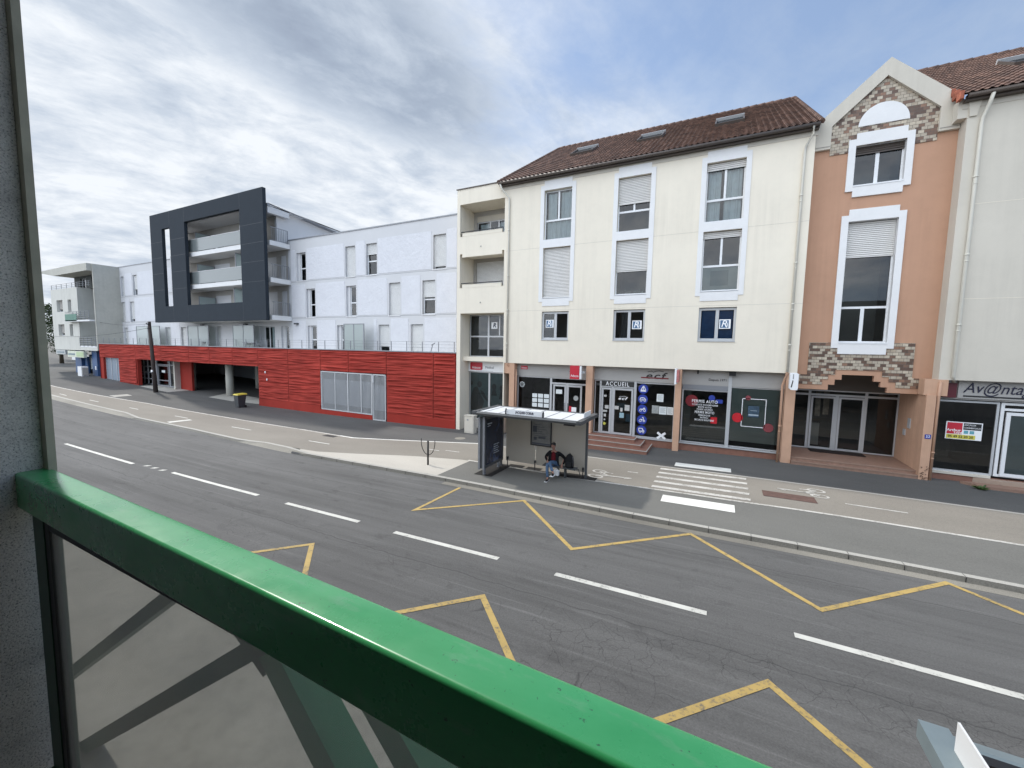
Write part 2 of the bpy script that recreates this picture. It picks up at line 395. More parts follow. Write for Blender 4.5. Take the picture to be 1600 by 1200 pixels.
k1 = MB(); k1.raw(kt.v, kt.f, 0); k1.raw(kb.v, kb.f, 1)
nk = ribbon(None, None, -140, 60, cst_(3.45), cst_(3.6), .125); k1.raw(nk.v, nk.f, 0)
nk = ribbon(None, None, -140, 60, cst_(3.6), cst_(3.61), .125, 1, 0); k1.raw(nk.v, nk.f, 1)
kerb = struct(k1.build('kerb', [kerb_m, kerbd_m]))
ribbon('gutter_strip', kerbd_m, -9, 60, lambda x: Kf(x)-.28, lambda x: Kf(x)-.001, .005, parent=road)
ribbon('edge_strip', whiteworn, -140, -19, Yb, lambda x: Yb(x)+.12, .122, parent=cyc)
ribbon('edge_strip', freshwhite, -19, -10.2, Yb, lambda x: Yb(x)+.13, .124, parent=cyc)
ribbon('edge_strip', kerb_m, -10.2, 60, Yb, lambda x: Yb(x)+.12, .122, parent=cyc)
ribbon('front_edge_strip', whiteworn, -9.67, 60, lambda x: Yl(x)-.07, lambda x: Yl(x)+.05, .125, parent=cyc)
ribbon('drain_slot', blackm, -18.2, -17.3, lambda x: Kf(x)-.01, lambda x: Kf(x)+.05, .02, 1, .10, parent=kerb)
# expansion joints of the kerb stones
kj = MB()
for x in np.arange(-16, 14, 1.0):
    f = Kf(x); kj.box(x-.006, x+.006, f-.006, f+.0, gh(x)+.01, gh(x)+.12); kj.face([(x-.006, f+.02, gh(x)+.127), (x+.006, f+.02, gh(x)+.127), (x+.006, f+.18, gh(x)+.127), (x-.006, f+.18, gh(x)+.127)])
kj.build('joint', blackm, kerb)
def patch(pts, off, mat, parent, name):
    return MB().face([(x, y, gh(x)+off) for x, y in pts]).build(name, mat, parent)
def strip(path, w, off, mat, parent, name):
    mb = MB(); P = [Vector((x, y)) for x, y in path]; n = len(P)
    L, R_ = [], []
    for i in range(n):
        d1 = (P[i]-P[i-1]).normalized() if i else (P[1]-P[0]).normalized()
        d2 = (P[i+1]-P[i]).normalized() if i < n-1 else d1
        n1 = Vector((-d1.y, d1.x)); n2 = Vector((-d2.y, d2.x)); q = (n1+n2).normalized(); k = w/2/max(.35, q.dot(n1))
        L.append(P[i]+q*k); R_.append(P[i]-q*k)
    for i in range(n-1):
        seg = max(1, int((P[i+1]-P[i]).length/2))
        for s in range(seg):
            a, b = s/seg, (s+1)/seg
            q = [R_[i].lerp(R_[i+1], a), R_[i].lerp(R_[i+1], b), L[i].lerp(L[i+1], b), L[i].lerp(L[i+1], a)]
            mb.face([(p.x, p.y, gh(p.x)+off) for p in q])
    return mb.build(name, mat, parent)
# centre line: 3 m dashes, then longer ones to the west
for a, b, y in [(-46, -40, 7.75), (-36.5, -31, 7.85), (-29.7, -22.4, 8.1), (-19.5, -13.85, 8.27), (-12.3, -9.03, 8.24), (-7.63, -4.4, 8.18), (-2.96, .06, 8.15), (1.43, 4.43, 8.2), (5.8, 8.8, 8.2), (10.1, 13.1, 8.2)]:
    strip([(a, y), (b, y)], .14, .008, whitepaint, road, 'centre_line_dash')
for x in (-21.55, -20.9, -20.25): patch([(x-.1, 8.12), (x+.12, 8.2), (x+.16, 8.36), (x-.06, 8.28)], .008, whitepaint, road, 'centre_line_dot')
strip([(-8.11, 12.05), (-8.18, 9.67), (-5.48, 11.9), (-3.0, 9.41), (-.42, 11.66), (2.0, 9.27), (4.63, 11.71), (7.1, 9.3), (9.6, 11.7), (12, 9.3)], .11, .008, yellow, road, 'bus_stop_zigzag')
strip([(-11.3, 4.35), (-9.02, 6.7), (-6.4, 4.3), (-3.96, 6.72), (-1.5, 4.3), (.92, 6.78), (3.4, 4.3), (5.9, 6.8), (8.3, 4.3)], .12, .008, yellow, road, 'bus_stop_zigzag')
for y0, y1 in ((18.08, 18.66), (13.52, 14.18)): patch([(-1.42, y0), (.68, y0), (.68, y1), (-1.42, y1)], .128, freshwhite, cyc, 'crossing_tactile_bar')
for i in range(5):
    y = 14.95+i*.61; patch([(-1.9, y-.1), (1.15, y-.1), (1.17, y+.12), (-1.88, y+.12)], .128, whiteworn, cyc, 'crossing_stripe')
patch([(1.57, 15.62), (3.05, 15.62), (3.05, 16.24), (1.57, 16.24)], .130, M('rusty_grate', (.16, .10, .085), .8, var=.3, scale=6, dirt=.5), cyc, 'tree_grate')
def bike_mark(x0, y0, s, sgn):
    mb = MB()
    def ell(cx, cyy, rx, ry):
        n = 18
        for i in range(n):
            a, b = 2*math.pi*i/n, 2*math.pi*(i+1)/n
            mb.face([(cx+rx*.72*math.cos(a), cyy+ry*.72*math.sin(a), gh(cx)+.13), (cx+rx*math.cos(a), cyy+ry*math.sin(a), gh(cx)+.13), (cx+rx*math.cos(b), cyy+ry*math.sin(b), gh(cx)+.13), (cx+rx*.72*math.cos(b), cyy+ry*.72*math.sin(b), gh(cx)+.13)])
    def bar(p, q, w=.05):
        p, q = Vector(p), Vector(q); d = (q-p).normalized(); n_ = Vector((-d.y, d.x))*w/2
        mb.face([(v.x, v.y, gh(v.x)+.131) for v in (p-n_, q-n_, q+n_, p+n_)])
    ell(x0, y0-.33*s, .30*s, .22*s); ell(x0, y0+.33*s, .30*s, .22*s)
    bar((x0, y0-.33*s), (x0+.45*s*sgn, y0-.1*s), .07); bar((x0+.45*s*sgn, y0-.1*s), (x0, y0+.33*s), .07)
    bar((x0+.45*s*sgn, y0-.1*s), (x0+.1*s*sgn, y0), .07); bar((x0, y0+.33*s), (x0+.55*s*sgn, y0+.26*s), .06)
    bar((x0+.45*s*sgn, y0-.1*s), (x0+1.3*s*sgn, y0-.05*s), .09); bar((x0+1.05*s*sgn, y0-.2*s), (x0+1.3*s*sgn, y0-.05*s), .06)
    mb.build('bicycle_symbol', whiteworn, cyc)
bike_mark(-4.0, 15.55, 1.0, 1); bike_mark(3.25, 16.78, .9, -1)
for a, b, y in [(-52.5, -51, 14.2), (-46.9, -45.2, 14.4), (-40.4, -39, 14.6), (-33.9, -32.2, 14.7), (-26.8, -24.8, 14.55), (-19.4, -17.8, 14.38), (-11.65, -10.85, 16.05), (-12.6, -11.9, 15.85), (-3.0, -2.6, 16.35), (3.83, 5.33, 16.05), (9.5, 11, 16.0)]:
    strip([(a, y), (b, y)], .09, .128, whitepaint if b < -15 else whiteworn, cyc, 'lane_dash')
strip([(-31.55, 13.3), (-31.4, 14.5)], .5, .1285, whitepaint, cyc, 'stop_line')
foot = bpy.data.objects['footway']
patch([(-42.4, 21.1), (-38.3, 20.92), (-38.4, 23.4), (-44.2, 24)], .126, kerb_m, foot, 'concrete_apron')
patch([(-38.2, 21.0), (-34.6, 21.3), (-34.6, 25.5), (-38.3, 24.5)], .1255, kerb_m, foot, 'concrete_apron')
patch([(-54.6, 20.7), (-48.3, 20.4), (-48.6, 23.3), (-54.6, 23.3)], .126, kerb_m, foot, 'concrete_apron')
patch([(-48.9, 16.3), (-47.6, 16.25), (-47.7, 17.5), (-49, 17.6)], .126, kerb_m, foot, 'repair_patch')
mh = MB()
mh.prism([(-12.6+.3*math.cos(a*math.pi/10), 18.7+.3*math.sin(a*math.pi/10)) for a in range(20)], gh(-12.6)+.122, gh(-12.6)+.128, axis='z')
mh.build('manhole_cover', kerbd_m, foot)
gr = MB(); gr.box(-19.9, -19.0, 15.6, 15.95, gh(-19.5)+.121, gh(-19.5)+.127)
gr.build('drain_grate', blackm, cyc)
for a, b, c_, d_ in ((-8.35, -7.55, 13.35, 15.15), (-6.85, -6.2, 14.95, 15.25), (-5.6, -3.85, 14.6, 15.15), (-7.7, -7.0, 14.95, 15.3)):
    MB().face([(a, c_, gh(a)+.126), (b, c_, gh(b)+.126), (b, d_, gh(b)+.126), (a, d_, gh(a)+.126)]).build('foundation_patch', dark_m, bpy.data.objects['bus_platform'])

# ---------------------------------------------------------------- window parts
def frame_mesh(x0, x1, z0, z1, y, fw_=.06, fd=.06, vb=(), hb=(), m=0):
    mb = MB()
    mb.box(x0, x0+fw_, y, y+fd, z0, z1); mb.box(x1-fw_, x1, y, y+fd, z0, z1)
    mb.box(x0+fw_, x1-fw_, y, y+fd, z0, z0+fw_); mb.box(x0+fw_, x1-fw_, y, y+fd, z1-fw_, z1)
    for q in vb:
        x, a, b = q[:3]; w = q[3] if len(q) > 3 else .045
        mb.box(x-w, x+w, y-.004, y+fd-.004, max(a, z0+fw_), min(b, z1-fw_))
    for z in hb: mb.box(x0+fw_, x1-fw_, y-.002, y+fd-.002, z-.045, z+.045)
    return mb
def pane_(x0, x1, z0, z1, y, parent, mat=None):
    return MB().face([(x0, y, z0), (x1, y, z0), (x1, y, z1), (x0, y, z1)]).build('pane', mat or gl, parent)
def curtain(x0, x1, z0, z1, y, parent, mat=None, amp=.035, k=9.):
    mb = MB(); n = max(8, int((x1-x0)*22)); ph = random.random()*6
    for i in range(n):
        a, b = x0+(x1-x0)*i/n, x0+(x1-x0)*(i+1)/n
        fa = y+amp*math.sin(a*k*2+ph)+amp*.6*math.sin(a*k*4.7+ph*2); fb = y+amp*math.sin(b*k*2+ph)+amp*.6*math.sin(b*k*4.7+ph*2)
        mb.face([(a, fa, z0), (b, fb, z0), (b, fb, z1), (a, fa, z1)], 0, True)
    return mb.build('curtain', mat or curt, parent)
slot = M('slat_slot', (.09, .085, .08), .9)
def shutter(x0, x1, z0, z1, y, parent, mat=None, pitch=.075, box=True):
    mb = MB(); z = z1; i = 0
    while z > z0+.01:
        zb = max(z0, z-pitch)
        mb.face([(x0, y+.02, zb), (x1, y+.02, zb), (x1, y, zb+.012), (x0, y, zb+.012)])
        mb.face([(x0, y, zb+.012), (x1, y, zb+.012), (x1, y+.018, z-.008), (x0, y+.018, z-.008)])
        mb.face([(x0, y+.022, z-.008), (x1, y+.022, z-.008), (x1, y+.022, z), (x0, y+.022, z)], 1)
        z = zb; i += 1
    mb.box(x0, x1, y-.01, y+.03, z0-.04, z0)
    return mb.build('shutter', [mat or shut, slot], parent)
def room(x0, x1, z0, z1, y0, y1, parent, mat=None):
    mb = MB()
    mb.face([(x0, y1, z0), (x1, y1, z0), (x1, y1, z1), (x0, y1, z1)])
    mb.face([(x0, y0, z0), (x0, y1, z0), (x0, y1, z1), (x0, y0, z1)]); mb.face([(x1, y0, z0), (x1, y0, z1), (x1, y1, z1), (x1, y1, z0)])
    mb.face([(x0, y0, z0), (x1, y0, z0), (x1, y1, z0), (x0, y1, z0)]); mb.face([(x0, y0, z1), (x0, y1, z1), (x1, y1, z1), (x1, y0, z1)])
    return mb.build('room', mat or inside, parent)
def window(parent, x0, x1, z0, z1, y, fmat=None, vb=(), hb=(), sill=None, sh=None, shm=None, cur=None, rm=True, rd=1.6, gm=None, fw_=.055, shy=-.05, label=None, rmat=None):
    w = frame_mesh(x0, x1, z0, z1, y, fw_, .06, vb, hb).build('window', fmat or pvc, parent, label=label)
    w['_o'] = parent['_o']
    pane_(x0+.02, x1-.02, z0+.02, z1-.02, y+.03, w, gm)
    if sill: MB().box(x0-.0, x1+.0, y-sill-.03, y-.001, z0-.05, z0+.004).build('sill', fmat or pvc, w)
    if sh is not None: shutter(x0+.01, x1-.01, sh, z1, y+shy, w, shm)
    if cur:
        for a, b, c_, d_ in (cur if isinstance(cur, list) else [cur]): curtain(a, b, c_, d_, y+.16, w)
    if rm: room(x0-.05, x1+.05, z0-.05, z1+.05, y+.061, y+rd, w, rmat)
    return w

# ---------------------------------------------------------------- cream building
YF = 20.86
cb = thing('apartment_building', 'long cream rendered building with brown tiled roof and three columns of white trimmed windows', 'building', (-4, 25, 0))
cols = [(-8.78, -7.24), (-4.87, -3.33), (-.95, .58)]
holes = []
for a, b in cols: holes += [(a, b, 10.62, 13.22), (a, b, 7.57, 10.24), (a, b, 5.31, 6.86, .2)]
w = MB().wall(-11.05, 2.98, 4.0, 13.95, YF, holes, .22)
w.face([(-11.05, YF, 4.0), (-11.05, 21.3, 4.0), (2.98, 21.3, 4.0), (2.98, YF, 4.0)])       # overhang soffit
w.face([(2.98, YF, 4.0), (2.98, 38, 4.0), (2.98, 38, 13.95), (2.98, YF, 13.95)])
w.face([(-11.05, YF, 13.5), (-11.05, YF, 13.95), (-11.05, 38, 13.95), (-11.05, 38, 13.5)])
w.face([(-11.05, 38, 0), (2.98, 38, 0), (2.98, 38, 13.95), (-11.05, 38, 13.95)])
w.face([(2.98, YF, 13.95), (2.98, 38, 13.95), (2.98, 29.8, 19.4)]); w.face([(-11.05, 38, 13.95), (-11.05, YF, 13.95), (-11.05, 29.8, 19.4)])
w.build('wall', cream, cb)
sm = MB()
for z in (6.93, 10.27):
    pts = [-11.04] + [v for a, b in cols for v in (a-.22, b+.22)] + [2.97]
    if z < 7: pts = [-11.04, 2.97]
    for i in range(0, len(pts), 2): sm.box(pts[i], pts[i+1], YF-.004, YF+.01, z, z+.014)
sm.build('render_joint', creamR, cb)
for a, b in cols:
    s_ = MB(); d = .028
    s_.box(a-.21, a, YF-d, YF+.01, 7.38, 13.47); s_.box(b, b+.21, YF-d, YF+.01, 7.38, 13.47)
    s_.box(a, b, YF-d, YF+.01, 13.22, 13.7); s_.box(a, b, YF-d, YF+.01, 10.24, 10.62); s_.box(a, b, YF-d-.002, YF+.01, 7.15, 7.57)
    s_.build('window_surround', whitetrim, cb)
yw = YF+.17
def tall(a, b, z0, z1, tz, **k):
    return window(cb, a, b, z0, z1, yw, vb=[((a+b)/2, tz, z1)], hb=[tz], sill=.17, **k)
c = cols[0]; tall(*c, 10.66, 13.2, 11.68, cur=[(c[0]+.1, c[0]+.62, 11.7, 13.1), (c[0]+.85, c[1]-.05, 11.7, 13.1), (c[0]+.1, c[1]-.05, 10.7, 11.66)])
tall(*c, 7.6, 10.22, 8.7, sh=7.66)
c = cols[1]; window(cb, *c, 10.66, 13.2, yw, vb=[((c[0]+c[1])/2, 11.62, 13.2)], hb=[11.62], sill=.17, sh=12.0)
window(cb, *c, 7.6, 10.22, yw, vb=[((c[0]+c[1])/2, 8.8, 10.2)], hb=[8.8], sill=.17, sh=8.76)
pl = MB()
for i in range(60):
    x = random.uniform(c[0]+.15, c[1]-.15); z = 7.66+abs(random.gauss(0, .12)); y = yw+.12+random.random()*.1
    q = Vector((random.uniform(-.06, .06), 0, random.uniform(.02, .08))); n_ = Vector((-q.z, .02, q.x)).normalized()*.02
    pl.face([Vector((x, y, z))-n_, Vector((x, y, z))+q*.5-n_, Vector((x, y, z))+q, Vector((x, y, z))+n_])
pl.build('houseplants', M('dusty_leaf', (.28, .30, .26), .8, var=.4, scale=9), cb)
c = cols[2]; tall(*c, 10.66, 13.2, 11.62, sh=12.93, cur=[(c[0]+.08, c[0]+.6, 10.7, 13), (c[0]+.75, c[1]-.1, 10.7, 13)])
wq = tall(*c, 7.6, 10.22, 8.72, sh=9.98)
MB().box(c[0]+.06, c[1]-.06, yw+.05, yw+.06, 7.66, 8.68).build('frosted_pane', M('greenish_film', (.19, .23, .22), .35, var=.15), wq)
MB().box(c[0]+.38, c[1]-.42, yw+.042, yw+.052, 7.85, 8.52).build('picture', M('teal_film', (.05, .10, .105), .35, var=.2), wq)
logo = []
for i, (a, b) in enumerate(cols):
    z0, z1 = 5.36, 6.84; mid = (a+b)/2
    k = {}
    if i == 2: k = dict(cur=None)
    ww = window(cb, a, b, z0, z1, YF+.12, fmat=alu, vb=[(mid, z0, z1, .07)], sill=.13, fw_=.1)
    if i == 0: curtain(a+.1, a+.5, z0, z1, YF+.3, ww, M('dark_curtain', (.08, .08, .085), .9, var=.3)); lx, lz = a+.44, 6.2
    if i == 1: curtain(a+.35, mid-.1, z0, z1, YF+.3, ww, MATS['dark_curtain']); lx, lz = mid+.38, 6.1
    if i == 2:
        bl = M('blue_blind', (.035, .10, .26), .8, var=.35, scale=2.2)
        MB().box(a+.12, mid-.05, YF+.26, YF+.27, z0+.1, z1-.1).box(mid+.05, b-.12, YF+.26, YF+.27, z0+.1, z1-.1).build('blind', bl, ww); lx, lz = mid+.33, 6.1
    st = MB().box(lx-.23, lx+.23, YF+.105, YF+.117, lz-.2, lz+.22).build('sticker', whites, ww)
    MB().box(lx-.19, lx+.15, YF+.100, YF+.104, lz-.16, lz+.18).build('sticker_field', M('logo_blue', (.06, .14, .26), .5), ww)
    text('R', lx-.04, YF+.098, lz+.01, .42, whites, ww, shear=.25, bold=.01)
    text(')', lx+.09, YF+.097, lz-.01, .3, whites, ww)

# tiled roofs with real ribs and courses
tile_m, t, b, cc = custom('brown_roof_tiles'); b.inputs['Roughness'].default_value = .85
br = N(t, 'ShaderNodeTexBrick', offset=.5); br.inputs['Scale'].default_value = 1; br.inputs['Brick Width'].default_value = .24; br.inputs['Row Height'].default_value = .36
br.inputs['Mortar Size'].default_value = .0; br.inputs['Color1'].default_value = (.0, .0, .0, 1); br.inputs['Color2'].default_value = (1, 1, 1, 1)
t.links.new(cc, br.inputs['Vector'])
tcol = ramp(t, br.outputs['Color'], [(0, (.09, .052, .040)), (.5, (.13, .074, .055)), (1, (.185, .108, .08))])
tcol = mixc(t, 1., tcol, ramp(t, noise(t, cc, .6, 5, .6), [(.3, .75), (.7, 1.15)]), 'MULTIPLY')
t.links.new(mixc(t, ramp(t, noise(t, cc, 14, 4, .7), [(.55, 0.), (.7, .45)]), tcol, (.20, .17, .14)), b.inputs['Base Color'])
def tiled(x0, x1, y0, z0, y1, z1, parent, name='roof', cutleft=None):
    L = math.hypot(y1-y0, z1-z0); sy_, sz_ = (y1-y0)/L, (z1-z0)/L
    nx = int((x1-x0)/.24*6); rows = int(L/.36); mb = MB(); prev = None; vs = []; fs = []
    for r_ in range(rows):
        for e in (0, 1):
            s = (r_+e)*L/rows; lift = .045*(1-e)
            for i in range(nx+1):
                x = x0+(x1-x0)*i/nx; ph = (x/.24) % 1
                hgt = .04*max(0, math.sin(math.pi*min(1, ph*1.6)))+lift
                vs.append((x, y0+sy_*s-sz_*hgt, z0+sz_*s+sy_*hgt))
    for r_ in range(rows*2-1):
        for i in range(nx):
            a = r_*(nx+1)+i
            fs.append((a, a+1, a+nx+2, a+nx+1))
    mb.raw(vs, fs, 0)
    mb.face([(x0, y0, z0-.02), (x1, y0, z0-.02), (x1, y1, z1-.02), (x0, y1, z1-.02)])
    return mb.build(name, tile_m, parent)
rf = tiled(-11.44, 3.12, 20.5, 13.93, 29.8, 19.65, cb)
rb = MB().face([(-11.44, 29.8, 19.6), (3.12, 29.8, 19.6), (3.12, 39, 13.9), (-11.44, 39, 13.9)]); rb.build('rear_roof_slope', tile_m, rf)
rt_ = MB()
for x in np.arange(-11.44, 3.1, .42):
    rt_.tube([(x, 29.8, 19.64), (min(3.12, x+.44), 29.8, 19.66)], .12, 8, r1=.135)
for s in range(0, 28): 
    p0 = Vector((3.10, 20.5, 13.97)).lerp(Vector((3.10, 29.8, 19.69)), s/28); p1 = Vector((3.10, 20.5, 13.97)).lerp(Vector((3.10, 29.8, 19.69)), (s+1.05)/28)
    rt_.tube([p0, p1], .10, 6, r1=.08)
    q0 = p0.copy(); q0.x = -11.42; q1 = p1.copy(); q1.x = -11.42; rt_.tube([q0, q1], .10, 6, r1=.08)
rt_.build('ridge_tiles', tile_m, rf)
def skylight(parent, x0, x1, s0, s1, base=(20.5, 13.93), top=(29.8, 19.65), tilt=.0):
    L = math.hypot(top[0]-base[0], top[1]-base[1]); sy_, sz_ = (top[0]-base[0])/L, (top[1]-base[1])/L
    def P(x, s, h): return (x, base[0]+sy_*s-sz_*h, base[1]+sz_*s+sy_*h)
    mb = MB()
    def bx(xa, xb, sa, sb, ha, hb_, m=0):
        v = [P(xa, sa, ha), P(xb, sa, ha), P(xb, sb, ha), P(xa, sb, ha), P(xa, sa, hb_), P(xb, sa, hb_), P(xb, sb, hb_), P(xa, sb, hb_)]
        mb.raw(v, [(0, 3, 2, 1), (4, 5, 6, 7), (0, 1, 5, 4), (1, 2, 6, 5), (2, 3, 7, 6), (3, 0, 4, 7)], m)
    bx(x0, x1, s0, s0+.08, .0, .17); bx(x0, x1, s1-.12, s1, .0, .24, 1); bx(x0, x0+.07, s0+.08, s1-.12, 0, .18); bx(x1-.07, x1, s0+.08, s1-.12, 0, .18)
    bx(x0+.07, x1-.07, s0+.08, s1-.12, .06, .10, 2)
    return mb.build('skylight', [zinc, alu, M('roof_window_glass', (.015, .016, .018), .85)], parent)
for a in (-8.75, -4.83, -.88): skylight(rf, a, a+1.36, 4.85, 6.5)
def gutter(x0, x1, y, z, parent):
    mb = MB()
    mb.tube([(x0, y, z), (x1, y, z)], .075, 8, 0); mb.box(x0, x1, y+.02, y+.2, z-.05, z+.05, 0)
    mb.box(x0, x1, YF-.02, YF+.05, z-.30, z-.12, 1); mb.box(x0, x1, y+.12, YF+.02, z-.12, z-.05, 0)
    return mb.build('gutter', [zinc, guttercream], parent)
def pipe(pts, parent, mat=None, r=.05, clips=(), name='downpipe'):
    mb = MB(); mb.tube(pts, r, 10)
    for (x, y, z) in clips: mb.tube([(x, y, z-.03), (x, y, z+.03)], r+.015, 10).tube([(x, y, z-.25), (x, y, z-.21)], r+.008, 10)
    return mb.build(name, mat or pipem, parent)
gutter(-11.42, 3.05, 20.52, 13.9, cb)
pipe([(-11.3, 20.52, 13.85), (-11.25, 20.6, 13.6), (-10.88, 20.79, 13.15), (-10.86, 20.79, 12.9), (-10.86, 20.79, 4.0)], cb, clips=[(-10.86, 20.79, z) for z in (11.4, 8.9, 7.0, 5.1)])
pipe([(2.85, 20.52, 13.85), (2.85, 20.6, 13.6), (2.66, 20.79, 13.2), (2.64, 20.79, 12.9), (2.62, 20.79, 4.05)], cb, clips=[(2.63, 20.79, z) for z in (11.3, 8.6, 6.9, 5.2)])
brp = M('peach_pipe', (.50, .30, .20), .5, var=.1)
pipe([(-10.86, 20.79, 4.0), (-10.8, 20.9, 3.85), (-10.38, 21.1, 3.6), (-10.33, 21.0, 3.4), (-10.33, 20.95, -.1)], cb, brp)
pipe([(2.62, 20.79, 4.05), (2.6, 20.9, 3.85), (2.5, 20.95, 3.45), (2.5, 20.9, 3.1), (2.5, 20.84, .1)], cb, brp, clips=[(2.5, 20.84, 1.7)])
# ---- ground floor shops
ys = 21.3
colsx = [(-10.72, -10.4, -.15), (-6.18, -5.84, -.05), (-1.80, -1.53, .0), (2.62, 2.98, .05)]
for a, b, z in colsx: MB().box(a, b, 20.88, 21.29, z-.3, 4.0).build('column', peach2, cb)
MB().box(-11.1, -10.72, 20.9, 21.25, 3.4, 4.0).build('beam_end', peach2, cb)
fas = M('grey_fascia', (.36, .35, .335), .6, var=.06)
shopb = M('shop_plinth_tiles', (.25, .12, .085), .6, var=.25, scale=4)
for a, b in ((-10.4, -6.18), (-5.84, -1.8), (-1.53, 2.62)): MB().box(a, b, ys-.05, ys+.1, 3.27, 4.02).build('fascia', fas, cb)
MB().box(-3.5, 2.62, ys-.06, ys+.3, -.3, .41).build('plinth', shopb, cb); MB().box(-11.0, -8.4, ys-.06, ys+.3, -.5, .41).build('plinth', shopb, cb)
MB().box(-3.55, 2.6, ys-.12, ys-.061, .40, .46).build('sill', alu, cb)
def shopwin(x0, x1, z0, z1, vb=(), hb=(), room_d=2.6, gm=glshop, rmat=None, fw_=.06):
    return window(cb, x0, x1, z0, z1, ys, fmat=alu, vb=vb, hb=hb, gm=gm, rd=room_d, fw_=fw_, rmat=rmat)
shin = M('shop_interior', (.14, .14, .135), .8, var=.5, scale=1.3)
# 1: temp agency window and door
wa = shopwin(-10.38, -8.30, .41, 3.27, rmat=shin)
da = shopwin(-8.30, -6.2, .41, 3.27, vb=[(-7.36, .41, 2.9, .07)], hb=[2.95], rmat=shin)
def leaf(x0, x1, z0, z1, parent, mat=alu, handle=None):
    d = frame_mesh(x0, x1, z0, z1, ys-.03, .09, .06).build('door', mat, parent); d['_o'] = parent['_o']
    if handle: MB().tube([(handle, ys-.07, 1.2), (handle, ys-.07, 1.9)], .018, 6).build('handle', darkm, d)
    return d
leaf(-8.15, -7.40, .43, 2.88, da, handle=-7.48); leaf(-7.34, -6.5, .43, 2.88, da, handle=-7.26)
for i in range(3):
    for j in range(3): MB().box(-9.42+i*.36, -9.12+i*.36, ys-.012, ys-.006, 2.08-j*.27, 2.30-j*.27).build('job_notice', paper, wa)
pl = MB()
for i in range(8):
    a = i*math.pi/4; disc(pl, -10.08+.1*math.cos(a), ys-.006, 2.78+.1*math.sin(a), .07, 10)
pl.build('flower_decal', paper, wa)
MB().box(-7.98, -7.62, ys-.045, ys-.035, 2.38, 2.62).build('opening_hours_notice', paper, da)
MB().box(-7.05, -6.78, ys-.045, ys-.035, 1.45, 1.7).build('door_notice', whites, da); MB().box(-7.2, -7.06, ys-.045, ys-.035, 1.4, 1.75).build('door_notice', redsign, da)
pl = MB(); disc(pl, -6.82, ys-.04, 2.2, .14, 14); pl.build('flower_decal', M('pale_decal', (.35, .37, .36), .7), da)
MB().box(-10.14, -9.73, ys-.075, ys-.051, 3.66, 3.86).build('small_logo', redsign, cb)
text('Adecco', -9.935, ys-.08, 3.74, .11, whites, cb, bold=.01)
text('• • • •', -7.1, ys-.056, 3.62, .14, blackm, cb)
# 2: driving school
wsl = shopwin(-5.80, -5.5, .45, 3.25, rmat=shin, fw_=.04)
dd = shopwin(-5.5, -3.71, .45, 3.25, vb=[(-4.86, .45, 2.92, .05)], hb=[2.95], rmat=shin)
leaf(-5.42, -4.9, .47, 2.88, dd); leaf(-4.82, -3.8, .47, 2.88, dd)
MB().box(-5.44, -3.78, ys-.02, ys-.004, 2.97, 3.23).build('sign_board', M('dark_board', (.03, .03, .03), .5), dd)
text('ACCUEIL', -4.62, ys-.024, 3.09, .30, whites, dd, bold=.004, xs=.86, sp=1.22)
wd = shopwin(-3.71, -1.8, .45, 3.25, rmat=shin)
MB().box(-3.77, -3.65, ys-.03, ys+.05, .41, 4.0).build('mullion', alu, cb)
def swoosh_logo(cx, cz, s, mat, parent, y, m2=None, split=True):
    # the italic three-letter mark with a roof-like stroke above
    text('ecf', cx, y, cz, s*.95, mat, parent, 'logo', bold=.02, xs=1.5, shear=.25, sp=1.2)
    mb = MB(); pts = [(-.75, .42), (-.35, .52), (-.15, .40), (.1, .52), (.45, .58), (.9, .50)]
    for (a, b), (c_, d_) in zip(pts, pts[1:]):
        A = (cx+a*s, cz+b*s); B = (cx+c_*s, cz+d_*s)
        mb.face([(A[0], y-.004, A[1]-.03*s), (B[0], y-.004, B[1]-.03*s), (B[0], y-.004, B[1]+.03*s), (A[0], y-.004, A[1]+.03*s)])
    mb.build('logo_stroke', mat, parent)
darkred = M('dark_red_lettering', (.17, .02, .025), .4)
swoosh_logo(-2.8, 3.60, .46, M('black_lettering', (.025, .022, .022), .4), cb, ys-.056)
MB().box(-3.45, -2.15, ys-.0635, ys-.0615, 3.47, 3.53).build('logo_underline', darkred, cb)
swoosh_logo(-4.35, 2.36, .22, whites, dd, ys-.006)
vb_ = MB(); iconm = MB()
